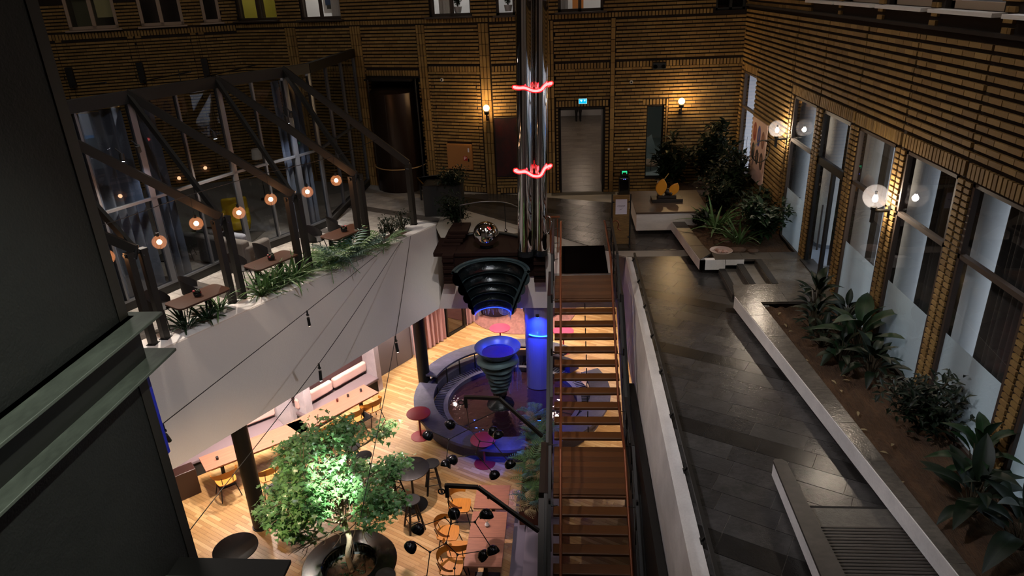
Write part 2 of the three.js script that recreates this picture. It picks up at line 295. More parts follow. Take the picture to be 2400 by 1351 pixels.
rwin.forEach((r, i) => { if (i === 2) return; windowUnit(Wr, r[0], r[1], r[2], r[3], { transom: 2.71, frost: i ? 1.53 : 0, f: .05, n: -.03, label: ['narrow tall window in the corner behind the shrubs', 'tall window left of the glass door', '', 'tall window right of the glass door', 'tall window with a dark curtain above the big leafed plants', 'tall window with the red stool behind it', 'tall window at the near end of the planter', '', ''][i] || undefined }); });
rup.forEach((r) => windowUnit(Wr, r[0], r[1], r[2], r[3], { f: .1, frame: M.frameWood, sill: M.curb }));
{ // the glass door in the right wall
  const r = rw[1], g = structGroup('door_1', 'glass door at the top of the three stone steps'), n = -.03, P = (w, h, u, v, d = .07, nn = n) => new THREE.BoxGeometry(w, h, d).applyMatrix4(Wr.m(u, v, nn));
  part('door_frame', [P(.07, 3.4, r[0] + .035, 2.03), P(.07, 3.4, r[1] - .035, 2.03), P(1.58, .07, (r[0] + r[1]) / 2, 3.7), P(1.58, .16, (r[0] + r[1]) / 2, 2.68)], M.steelDark, g);
  part('door_stile', P(.1, 2.3, r[0] + .95, 1.45), M.steelDark, g);
  part('pane', new THREE.PlaneGeometry(.84, 2.24).applyMatrix4(Wr.m(r[0] + .49, 1.48, n)), M.glass, g); part('pane', new THREE.PlaneGeometry(.5, 2.24).applyMatrix4(Wr.m(r[0] + 1.26, 1.48, n)), M.glass, g); part('pane', new THREE.PlaneGeometry(1.44, .9).applyMatrix4(Wr.m(r[0] + .79, 3.22, n)), M.glass, g);
  part('handle', rod(Wr.at(r[0] + .82, .9, .05), Wr.at(r[0] + .82, 1.9, .05), .02), M.alu, g); part('threshold', P(1.58, .05, (r[0] + r[1]) / 2, .345, .3, -.05), M.steelDark, g);
}
const winLabel = { a: 'lit upper window with brown curtain and olive wall', b: 'lit upper window with a framed picture and pale curtain', c: 'lit upper window with two potted plants and white blind', d: 'narrow lit upper window beside the chrome pipes', e: 'lit upper window with an orange door behind it', f: 'dark upper window with a half lit blind', g: 'dark upper window with two black panes', h: 'narrow dark upper window beside the bend of the wall', i: 'black upper window in the corner', s: 'narrow slit window showing a lounge chair' };
windowUnit(Wl, .13, 1.86, 5.62, 7.4, { mull: [1.0], frame: M.frameDark, sill: M.frameDark, f: .08, label: winLabel.a });
windowUnit(Wl, 2.85, 4.48, 5.6, 7.4, { mull: [3.62], frame: M.frameDark, sill: M.frameDark, f: .08, label: winLabel.b });
windowUnit(Wl, 7.77, 9.21, 5.58, 7.4, { mull: [8.5], frame: M.frameDark, sill: M.frameDark, f: .08, label: winLabel.c });
windowUnit(Wb, .24, .8, 5.56, 7.4, { frame: M.frameDark, sill: M.frameDark, label: winLabel.d });
windowUnit(Wb, 2.1, 3.45, 5.58, 7.4, { mull: [2.75], frame: M.frameDark, sill: M.frameDark, f: .08, label: winLabel.e });
windowUnit(Wb, 6.75, 7.62, 5.45, 7.4, { mull: [7.2], frame: M.steelDark, label: winLabel.i });
windowUnit(Wf, 1.08, 2.59, 5.6, 7.4, { mull: [1.85], frame: M.frameWood, sill: M.frameWood, f: .1, n: -.05, label: winLabel.f });
windowUnit(Wf, 3.29, 4.65, 5.6, 7.4, { mull: [3.95], frame: M.frameWood, sill: M.frameWood, f: .1, n: -.05, label: winLabel.g });
windowUnit(Wf, 5.28, 5.87, 5.62, 7.4, { frame: M.frameWood, sill: M.frameWood, f: .1, n: -.05, label: winLabel.h });
windowUnit(Wb, 4.84, 5.37, .42, 2.73, { frame: M.steelDark, f: .04, label: winLabel.s });
// lit rooms behind the upper windows: floor, walls, ceiling and an unseen lamp lighting each
function lamp(w, h, p, dir, color, power, glowPower, label, name = 'ceiling_lamp') {
  const g = thing(name, label, 'lamp', p); const d = V(...dir).normalize(), q = new THREE.Quaternion().setFromUnitVectors(V(0, 0, -1), d);
  const housing = new THREE.BoxGeometry(w + .06, h + .06, .05).translate(0, 0, .03); const face = new THREE.BoxGeometry(w, h, .01);
  for (const x of [housing, face]) x.applyQuaternion(q);
  part('housing', housing, M.white, g); part('diffuser', face, glow(color, glowPower), g);
  const L = new THREE.RectAreaLight(color, power, w, h); L.position.copy(V(...p).addScaledVector(d, .015)); L.lookAt(V(...p).addScaledVector(d, 1)); scene.add(L); return g;
}
function roomBox(W, u0, u1, y0, y1, depth, wallMat, label) {
  const t = .06, B = (w, h, d, u, v, n) => new THREE.BoxGeometry(w, h, d).applyMatrix4(W.m(u, v, n)), n0 = -.36, c = (u0 + u1) / 2, m = (y0 + y1) / 2, nm = n0 - depth / 2;
  const s = struct('room_shell', [B(u1 - u0, y1 - y0, t, c, m, n0 - depth), B(t, y1 - y0, depth, u0, m, nm), B(t, y1 - y0, depth, u1, m, nm), B(u1 - u0, t, depth, c, y0, nm), B(u1 - u0, t, depth, c, y1, nm)], wallMat);
  s.userData.label = label; return s;
}
function litRoom(W, u0, u1, wallMat, power, color, label, lampLabel) { roomBox(W, u0 - .3, u1 + .3, 5.2, 7.6, 1.9, wallMat, label); const p = W.at((u0 + u1) / 2, 7.52, -1.2); lamp(.6, .6, [p.x, p.y, p.z], [0, -1, 0], color, power, 2, lampLabel); }
litRoom(Wl, .13, 1.86, std(0x9a9440, .8), POWER.office, 0xfff0d0, 'office behind the lit window with the brown curtain', 'unseen ceiling lamp lighting the olive walled office');
litRoom(Wl, 2.85, 4.48, M.roomWhite, POWER.office, 0xfff3e0, 'office behind the lit window with the picture', 'unseen ceiling lamp lighting the office with the picture');
litRoom(Wl, 7.77, 9.21, M.roomWhite, POWER.office, 0xfff6e8, 'office behind the window with the potted plants', 'unseen ceiling lamp lighting the office with potted plants');
roomBox(Wb, .05, 1.6, 5.2, 7.6, 1.5, M.roomWhite, 'office behind the narrow window beside the pipes');
{ const p = Wb.at(.7, 7.52, -1); lamp(.5, .5, [p.x, p.y, p.z], [0, -1, 0], 0xfff6e8, POWER.office, 2, 'unseen ceiling lamp lighting the office beside the pipes'); }
litRoom(Wb, 2.1, 3.45, M.roomWhite, POWER.office, 0xfff3e0, 'office behind the window with the orange door', 'unseen ceiling lamp lighting the office with the orange door');
roomBox(Wf, .9, 2.8, 5.2, 7.6, 1.5, std(0x5d5b40, .9), 'dark office behind the half lit blind'); roomBox(Wf, 3.1, 4.85, 5.2, 7.6, 1.5, M.mortar, 'dark office behind the two black panes'); roomBox(Wf, 5.1, 6.0, 5.2, 7.6, .5, M.mortar, 'dark office behind the narrow window'); roomBox(Wb, 6.6, 7.75, 5.2, 7.6, 1.5, M.mortar, 'dark office in the corner');
for (let i = 0; i < 1; i++) { roomBox(Wr, 5.4, 15.6, 5.4, 8, 1.6, M.roomWhite, 'office behind the row of upper windows over the walkway'); const p = Wr.at(14, 7.9, -1.0); lamp(1, .4, [p.x, p.y, p.z], [0, -1, 0], 0xdfe8ff, POWER.office, 2, 'unseen ceiling lamp lighting the office over the walkway'); }
// curtains
function curtainGeo(p, q, y0, y1, amp = .05, pitch = .16, seed = 1) { const R = rng(seed), d = q.clone().sub(p), len = d.length(), n = d.clone().normalize().cross(V(0, 1, 0)), ph = R() * 6, N = Math.ceil(len / pitch * 8); return grid(N, 6, (u, v) => { const s = u * len; const a = amp * (Math.sin(s / pitch * TAU + ph) + .35 * Math.sin(s / pitch * TAU * .43 + 1)) * (1.15 - .3 * v); return p.clone().addScaledVector(d, u).addScaledVector(n, a).setY(lerp(y0, y1, v)); }); }
function curtain(p, q, y0, y1, mat, label, amp, pitch, seed) { return solo('curtain', curtainGeo(p, q, y0, y1, amp, pitch, seed), mat, label, 'curtain'); }
curtain(Wl.at(.55, 0, -.5), Wl.at(.92, 0, -.5), 5.5, 7.4, std(0x6a5f52, .95), 'brown curtain in the olive walled office window', .03, .12, 3);
curtain(Wl.at(3.75, 0, -.5), Wl.at(4.4, 0, -.5), 5.5, 7.4, std(0xc9c2ba, .95), 'pale curtain beside the framed picture upstairs', .03, .13, 4);
curtain(Wl.at(7.85, 0, -.5), Wl.at(8.4, 0, -.5), 5.5, 7.4, std(0xd8d2c8, .95), 'white curtain in the window with potted plants', .02, .1, 5);
curtain(Wb.at(2.15, 0, -.5), Wb.at(2.4, 0, -.5), 5.5, 7.4, std(0xe0dcd8, .95), 'white curtain beside the orange office door', .02, .1, 6);
curtain(Wf.at(1.95, 0, -.3), Wf.at(2.5, 0, -.3), 5.95, 7.4, std(0x8f8a60, .95), 'half drawn olive blind in a dark upper window', .004, .2, 7);
{ const t = thing('framed_picture', 'framed colourful picture seen through the lit upper window', 'picture', [0, 0, 0]); const mm = Wl.m(3.3, 6.15, -1.2); part('frame', new THREE.BoxGeometry(.7, .8, .03).applyMatrix4(mm), M.white, t); for (const [u, v, w, h, c] of [[-.1, .05, .3, .4, 0x2c3f5e], [.15, .1, .2, .3, 0x8e3a2a], [.05, -.2, .5, .14, 0x39372f], [-.18, .22, .16, .12, 0xb89a3a]]) part('paint_patch', new THREE.BoxGeometry(w, h, .012).translate(u, v, .02).applyMatrix4(mm), std(c, .7), t); }
solo('office_door', new THREE.BoxGeometry(.35, 2, .05).applyMatrix4(Wb.m(2.72, 6.3, -1.5)), std(0xb5702c, .6), 'orange wooden door inside the lit office upstairs', 'door');
solo('olive_shelf', [new THREE.BoxGeometry(.5, 1.9, .3).applyMatrix4(Wl.m(1.6, 6.2, -1.6)), new THREE.BoxGeometry(.55, .04, .34).applyMatrix4(Wl.m(1.6, 6.35, -1.55))], std(0x8f8a2e, .7), 'olive cabinet inside the lit office beside the brown curtain', 'cabinet');
// ---------------------------------------------------------------- slabs, floors, fascia
const A0 = [-3.83, -19.3], A1 = [-12.4, -3.9];        // upper edge of the leaning fascia
const B0 = [-3.47, -17.07], B1 = [-10.9, -3.7];       // lower edge
struct('slab', hexa([[-3.5, -1.6, -17.02], [5.4, -1.6, -17.02], [5.4, -1.6, -25.5], [-3.5, -1.6, -25.5]], [[-3.05, -.04, -17.02], [5.4, -.04, -17.02], [5.4, -.04, -25.5], [-3.8, -.04, -25.5]]), M.plaster).userData.label = 'white concrete beam and slab of the entrance level';
struct('slab', hexa([[1.36, -1.6, 1], [5.4, -1.6, 1], [5.4, -1.6, -17.02], [1.36, -1.6, -17.02]], [[1.5, -.04, 1], [5.4, -.04, 1], [5.4, -.04, -17.02], [1.5, -.04, -17.02]]), M.plaster).userData.label = 'pale concrete side of the raised walkway';
struct('slab', hexa([[B0[0], -1.6, B0[1]], [-3.6, -1.6, -25.5], [-17.6, -1.6, -25.5], [B1[0] - 6, -1.6, B1[1]]], [[A0[0], -.04, A0[1]], [-3.8, -.04, -25.5], [-17.6, -.04, -25.5], [A1[0] - 5, -.04, A1[1]]].map(p => p)), M.plaster).userData.label = 'terrace slab behind the leaning fascia';
{ // the leaning fascia itself, a solid wedge
  const f = struct('fascia', hexa([[B0[0], -1.6, B0[1]], [B0[0] - .5, -1.6, B0[1] - .3], [B1[0] - .5, -1.6, B1[1]], [B1[0], -1.6, B1[1]]], [[A0[0], 0.03, A0[1]], [A0[0] - .12, 0.03, A0[1] - .06], [A1[0] - .12, 0.03, A1[1]], [A1[0], 0.03, A1[1]]]), M.plaster);
  f.userData.label = 'white leaning concrete fascia below the terrace planters';
}
function clipPoly(sub, clip) { // both counter-clockwise in (x, -z)
  let out = sub;
  for (let i = 0; i < clip.length; i++) { const a = clip[i], b = clip[(i + 1) % clip.length], inn = p => (b[0] - a[0]) * (p[1] - a[1]) - (b[1] - a[1]) * (p[0] - a[0]) >= -1e-9; const src = out; out = []; for (let k = 0; k < src.length; k++) { const P = src[k], Q = src[(k + 1) % src.length], ip = inn(P), iq = inn(Q); if (ip) out.push(P); if (ip !== iq) { const d1 = (b[0] - a[0]) * (P[1] - a[1]) - (b[1] - a[1]) * (P[0] - a[0]), d2 = (b[0] - a[0]) * (Q[1] - a[1]) - (b[1] - a[1]) * (Q[0] - a[0]), t = d1 / (d1 - d2); out.push([lerp(P[0], Q[0], t), lerp(P[1], Q[1], t)]); } } if (out.length < 3) return []; }
  return out;
}
const ccw = p => { let a = 0; p.forEach((q, i) => { const r = p[(i + 1) % p.length]; a += q[0] * r[1] - r[0] * q[1]; }); return a < 0 ? p.slice().reverse() : p; };
const areaOf = p => { let a = 0; p.forEach((q, i) => { const r = p[(i + 1) % p.length]; a += q[0] * r[1] - r[0] * q[1]; }); return Math.abs(a) / 2; };
const stoneTones = [0x413f3d, 0x484644, 0x4e4b49, 0x444241, 0x292725].map((c, i) => std(c, [.23, .27, .2, .28, .25][i], 0, { map: rep(stoneTex, .9), bumpMap: rep(bumpTex, 1.2), bumpScale: .0025 }));
function tileFloor(host, regions, ang, L, H, y, seed, darkEvery) {
  const R = rng(seed), c = Math.cos(ang), s = Math.sin(ang), list = [];
  for (const reg of regions) {
    const cl = ccw(reg.map(([x, z]) => [x, -z])); // rotate into the tile grid
    const us = cl.map(([x, y]) => x * c + y * s), vs = cl.map(([x, y]) => -x * s + y * c);
    for (let j = Math.floor(Math.min(...vs) / H); j * H < Math.max(...vs); j++) {
      const dark = darkEvery && ((j % darkEvery) + darkEvery) % darkEvery === 0;
      const rr = rng(1000 + j * 7 + seed), off = rr() * L;
      for (let i = Math.floor((Math.min(...us) - off) / L); i * L + off < Math.max(...us); i++) {
        const g = .004, a = i * L + off + g, b = (i + 1) * L + off - g, v0 = j * H + g, v1 = (j + 1) * H - g;
        const q = clipPoly([[a, v0], [b, v0], [b, v1], [a, v1]].map(([u, v]) => [u * c - v * s, u * s + v * c]), cl);
        if (q.length < 3 || areaOf(q) < .004) continue;
        const cx = q.reduce((t, p) => t + p[0], 0) / q.length, cz = -q.reduce((t, p) => t + p[1], 0) / q.length, lift = (R() - .5) * .002;
        const tone = dark ? 4 : Math.floor(R() * 4);
        list.push({ p: V(cx, y, cz), l: Math.sqrt(areaOf(q)), h: Math.sqrt(areaOf(q)), tone, poly: q, lift });
      }
    }
  }
  for (const e of list) { e.geo = prism(e.poly.map(([x, y]) => [x, -y]), y - .03, y + e.lift); }
  return list;
}
const TILE_ANG = -Math.atan2(.47, .883);
{
  const base = struct('floor', [prism([[1.5, 1], [1.5, -16.6], [5.38, -16.6], [5.38, 1]], -.045, -.012), prism([[-3.1, -17.04], [-3.83, -19.3], [-3.83, -23.4], [-2.3, -22.64], [5.38, -22.64], [5.38, -16.6], [1.5, -16.6], [1.0, -17.04]], -.045, -.012), prism([[-3.83, -23.2], [-11.6, -25.7], [-17.5, -23.4], [-17.5, -4], [-12.5, -4], [-3.83, -19.3]], -.045, -.012), prism([[-.5, -22.3], [1.6, -22.3], [1.6, -37], [-.5, -37]], -.045, -.012)], M.joint);
  base.userData.label = 'grey stone tile floor of the entrance level';
  const regs = [[[1.5, -3], [1.5, -16.6], [4.4, -16.6], [4.4, -3]], [[-3.1, -17.06], [-3.83, -19.3], [-3.83, -23.2], [-2.3, -22.66], [5.38, -22.66], [5.38, -16.6], [1.5, -16.6], [1.0, -17.06]], ];
  const terr = struct('floor', prism([[-3.83, -23.2], [-7.08, -24.25], [-11, -13.9], [-12.4, -11], [-8.4, -11.1], [-3.83, -19.3]], -.04, -.008), M.joint); terr.userData.label = 'pale stone tile floor of the terrace beside the glass lounge';
  const light = [0xaaa59d, 0xb3aea6, 0xa49f98, 0xb8b2aa, 0x5a5550].map(c => std(c, .35, 0, { map: rep(stoneTex, .9) }));
  pieces(terr, 'tile', 'tiles', tileFloor(terr, [[[-3.83, -23.2], [-7.08, -24.25], [-11, -13.9], [-12.4, -11], [-8.4, -11.1], [-3.83, -19.3]]], TILE_ANG, .78, .37, 0, 7, 6), light, null, 300);
  pieces(base, 'tile', 'tiles', tileFloor(base, regs, TILE_ANG, .78, .37, 0, 5, 6), stoneTones, null, 300);
  // tiles of the corridor behind the doorway
  const corr = struct('floor', prism([[-.9, -22.9], [2.3, -22.9], [2.3, -37], [-.9, -37]], -.03, -.008), M.joint); corr.userData.label = 'pale corridor floor behind the doorway';
  const ct = [0x8d8377, 0x978d80, 0x857b70, 0x90867a, 0x8a8074].map(c => std(c, .3, 0, { map: rep(stoneTex, .8) }));
  pieces(corr, 'tile', 'tiles', tileFloor(corr, [[[-.9, -22.7], [2.3, -22.7], [2.3, -37], [-.9, -37]]], 0, .8, .6, 0, 6, 0), ct, null, 120);
}
// corridor shell
struct('wall_corridor', [box(.1, 3, 14.3, -.95, 1.5, -30.0), box(.1, 3, 14.3, 2.35, 1.5, -30.0), box(3.4, 3, .1, .7, 1.5, -37.1)], M.roomWhite).userData.label = 'white walls of the corridor behind the doorway';
struct('ceiling', box(3.4, .1, 14.3, .7, 3.05, -30.0), M.roomWhite);
for (const [z, s] of [[-25, 'first'], [-29, 'second'], [-33, 'third']]) lamp(.6, .6, [.7, 2.98, z], [0, -1, 0], 0xffe2c8, POWER.corridor, 1.5, s + ' unseen ceiling lamp lighting the corridor behind the doorway');  // lamps out of view, placed to light the corridor floor
{ const g = structGroup('door_2', 'open doorway with a dark frame to the lit corridor'); const P = (w, h, u, v) => new THREE.BoxGeometry(w, h, .34).applyMatrix4(Wb.m(u, v, -.15)); part('door_frame', [P(.05, 2.74, 2.115, 1.37), P(.05, 2.74, 3.485, 1.37), P(1.42, .06, 2.8, 2.71)], M.steelDark, g); part('door_leaf', new THREE.BoxGeometry(.04, 2.62, 1.0).translate(1.2, 1.33, -23.5), M.steelDark, g, 'dark door leaf standing open'); }
// parquet of the lower level
{
  const base = struct('floor', box(20, .1, 31, -6, -4.36, -10.5), std(0x6b4526, .8)); base.userData.label = 'warm oak strip parquet of the lower level';
  const R = rng(77), list = [], c = Math.cos(TILE_ANG), s = Math.sin(TILE_ANG);
  const tones = [0xc09a68, 0xcba874, 0xb38c5a, 0xd2b07e, 0xbb935f].map(k => std(k, .38, 0, { map: rep(grainTex, 1, .5) }));
  const W = .085;
  for (let j = -330; j < 330; j++) {
    let u = -22 - R() * .8; const v = j * W;
    while (u < 16) { const l = .45 + R() * .6, uc = u + l / 2, x = uc * c - v * s, zz = -(uc * s + v * c); u += l; if (x < -11 || x > 2.5 || zz > -6 || zz < -24.5) continue; const p = V(x, -4.312, zz); list.push({ p, l, h: W, tone: Math.floor(R() * 5), m: new THREE.Matrix4().makeBasis(V(c, 0, -s).multiplyScalar(l - .003), V(0, .024, 0), V(s, 0, c).multiplyScalar(W - .003)).setPosition(p) }); }
  }
  pieces(base, 'plank', 'planks', list, tones, std(0xffffff, .38, 0, { map: rep(grainTex, 1, .5) }), 300, e => e.p.x > -6 && e.p.x < -1.5 && !(Math.hypot(e.p.x + 4.3, e.p.z + 10.1) < 1.6));
}
// lower walls
const lowWall = std(0xc6bcc2, .85, 0, { map: rep(plasterTex, .5) });
function vwall(name, pts, y0, y1, t, mat, label) { const gs = []; for (let i = 0; i + 1 < pts.length; i++) { const a = V(pts[i][0], (y0 + y1) / 2, pts[i][1]), b = V(pts[i + 1][0], (y0 + y1) / 2, pts[i + 1][1]); gs.push(bar(a, b, t, y1 - y0)); } const s = struct(name, gs, mat); s.userData.label = label; return s; }
const lw = (k, off = 0) => [-3.2 - .537 * k + .844 * off, -22 + .844 * k + .537 * off]; // along the left wall of the lower level, off = towards the room
vwall('wall_lower_left', [lw(-3, -.1), lw(7.8, -.1)], -4.31, -1.6, .2, lowWall, 'white wall behind the banquettes on the lower level');
vwall('wall_lower_left', [[-7.55, -15.55], [-11.6, -11.8], [-14, -3]], -4.31, -1.6, .2, lowWall, 'white wall turning behind the left banquette');
vwall('wall_lower_back', [[-5, -24.6], [6, -24.6]], -4.31, -1.6, .2, lowWall, 'white end wall of the lower level');
vwall('wall_lower_right', [[3.6, -25], [3.6, 3]], -4.31, -1.6, .2, lowWall, 'white wall of the lower level below the walkway');
vwall('wall_lower_front', [[-14, 2.2], [4, 2.2]], -4.31, 0, .2, lowWall, 'wall of the lower level below the viewpoint');
// ================================================================ walkway: curbs, planters, steps, ramp, parapet rail
const ce = z => 3.41 + .103 * (z + 13.35), si = z => 3.86 + .07 * (z + 13.06);
{
  const g = structGroup('planter', 'long white planter with stone coping beside the walkway');
  const b = [[ce(-13.35), -13.35], [ce(-3), -3]];
  part('toe', prism([[b[0][0] + .05, -13.3], [b[0][0] + .4, -13.3], [b[1][0] + .4, -3], [b[1][0] + .05, -3]], 0, .1), M.toe, g);
  part('curb', prism([[b[0][0], -13.36], [b[0][0] + .12, -13.36], [b[1][0] + .12, -3], [b[1][0], -3]], .09, .345), M.curb, g);
  // coping stones, each its own slab
  for (let i = 0; i < 12; i++) { const z0 = -13.36 + i * .9, z1 = z0 + .892; part('coping_stone', prism([[ce(z0) + .015, z0], [si(z0), z0], [si(z1), z1], [ce(z1) + .015, z1]], .3, .352), M.coping, g); }
  part('coping_stone', prism([[3.42, -13.37], [3.5, -13.95], [4.4, -13.98], [4.4, -13.07], [si(-13.07), -13.07], [si(-13.36), -13.36]], .3, .352), M.coping, g);
  part('coping_stone', prism([[4.405, -13.98], [5.37, -13.98], [5.37, -13.07], [4.405, -13.07]], .3, .352), M.coping, g);
  const soil = mesh('soil', grid(40, 120, (u, v) => { const z = lerp(-13.06, -3, v); const x = lerp(si(z) - .02, 5.36, u); return V(x, .24 + .03 * Math.sin(x * 9 + z * 4) * Math.sin(z * 7) + .02 * Math.sin(x * 31 + z * 23), z); }), M.soil, g); soil.userData.kind = 'stuff';
}
{ // upper planter with its low wall and the white pedestal
  const g = structGroup('planter', 'white walled planter with stone coping in front of the corner shrubs');
  part('toe', prism([[2.92, -18.3], [3.15, -15.5], [3.9, -15.5], [3.9, -15.8], [3.4, -15.8], [3.2, -18.3]], 0, .11), M.toe, g);
  part('curb', prism([[2.82, -18.3], [3.07, -15.42], [3.2, -15.42], [2.95, -18.3]], .1, .345), M.curb, g);
  part('curb', [prism([[3.07, -15.42], [3.66, -15.42], [3.66, -15.56], [3.07, -15.56]], .1, .345), prism([[3.65, -15.42], [4.08, -15.42], [4.08, -15.56], [3.65, -15.56]], .21, .345)], M.curb, g);
  for (let i = 0; i < 3; i++) { const t0 = i / 3, t1 = (i + 1) / 3 - .005, L = t => [lerp(2.83, 3.08, t), lerp(-18.28, -15.43, t)]; const p = L(t0), q = L(t1); part('coping_stone', prism([p, q, [q[0] + .33, q[1] - (i === 2 ? .42 : 0)], [p[0] + .33, p[1]]], .3, .352), M.copingDark, g); }
  for (let i = 0; i < 3; i++) part('coping_stone', prism([[3.42 + i * .66, -15.43], [3.42 + i * .66 + .654, -15.43], [3.42 + i * .66 + .654, -15.86], [3.42 + i * .66, -15.86]], .3, .352), M.copingDark, g);
  const soil = mesh('soil', grid(30, 60, (u, v) => { const z = lerp(-22.6, -15.84, v); const x = lerp(3.1, 5.36, u); return V(x, .26 + .03 * Math.sin(x * 9 + z * 4) * Math.sin(z * 7), z); }), M.soil, g); soil.userData.kind = 'stuff';
  part('curb', prism([[2.95, -22.6], [3.1, -22.6], [3.1, -20.3], [2.95, -20.3]], 0, .345), M.curb, g);
}
{
  const t = thing('pedestal', 'wide white block with a brown stone top beside the corner planter', 'pedestal', [2.83, 0, -19.3]);
  part('toe', box(1.78, .12, 1.9, 0, .06, 0), M.toe, t); part('body', rbox(1.92, .48, 2.06, .01, 0, .35, 0), M.curb, t); part('top', rbox(1.95, .05, 2.09, .01, 0, .612, 0), std(0x6d5a4c, .4, 0, { map: rep(stoneTex, .6) }), t);
}
{ // three stone steps to the glass door
  const g = structGroup('steps', 'three dark stone steps up to the glass door');
  for (const [x, h] of [[3.52, .117], [3.92, .234], [4.32, .35]]) part('step', [box(5.38 - x, .117, 1.46, (x + 5.38) / 2, h - .0585, -14.7)], h > .3 ? M.coping : M.stone, g);
  for (const [x, h] of [[3.52, .117], [3.92, .234], [4.32, .35]]) part('step_nosing', box(.13, .012, 1.44, x + .075, h + .004, -14.7), M.toe, g, 'dark anti-slip strip');
}
{ // low wall and grooved ramp at the near end
  const g = structGroup('low_wall', 'low white wall with a dark stone top beside the grooved ramp');
  const run = t => [lerp(2.77, 2.72, t), lerp(-7.98, -3, t)];
  part('toe', prism([[2.8, -7.93], [2.98, -7.93], [2.94, -3], [2.74, -3]], -.5, .1), M.toe, g);
  part('curb', prism([[2.76, -7.98], [2.9, -7.98], [2.85, -3], [2.7, -3]], .09, .29), M.curb, g);
  part('coping', prism([[2.76, -7.99], [2.79, -8.03], [2.88, -8.03], [2.93, -7.98], [3.1, -3], [2.7, -3]], .285, .325), M.copingDark, g);
  const r = structGroup('ramp', 'grooved dark ramp at the near end of the walkway');
  part('ramp_edge', box(1.25, .03, .05, 3.52, .012, -7.42), M.toe, r);
  part('ramp_slab', hexa([[2.9, -.05, -3], [4.4, -.05, -3], [4.1, -.02, -7.4], [2.9, -.02, -7.4]], [[2.9, .02, -3], [4.4, .02, -3], [4.1, .03, -7.4], [2.9, .03, -7.4]]), M.stone, r);
  for (let i = 0; i < 34; i++) { const z = -7.05 + i * .052; part('ramp_rib', rbox(1.2, .014, .028, .005, 3.55 + i * .004, .034, z), M.copingDark, r); }
}
{ // parapet rail of the walkway
  const t = thing('handrail', 'thin black handrail along the edge of the walkway', 'handrail', [0, 0, 0]);
  const c = struct('parapet', hexa([[1.36, -1.6, 1], [1.52, -1.6, 1], [1.52, -1.6, -16.45], [1.36, -1.6, -16.45]], [[1.36, .05, 1], [1.6, .05, 1], [1.6, .05, -16.45], [1.46, .05, -16.45]]), M.white); c.userData.label = 'pale parapet along the raised walkway';
  part('rail', bar(V(1.66, .16, -16.4), V(1.66, .16, -2), .05, .05), M.steelDark, t);
  for (let i = 0; i < 11; i++) { const z = -16.2 + i * 1.35; part('bracket', [bar(V(1.66, .14, z), V(1.6, .05, z), .02, .03), bar(V(1.6, .045, z - .06), V(1.6, .045, z + .06), .03, .02)], M.steelDark, t); }
}
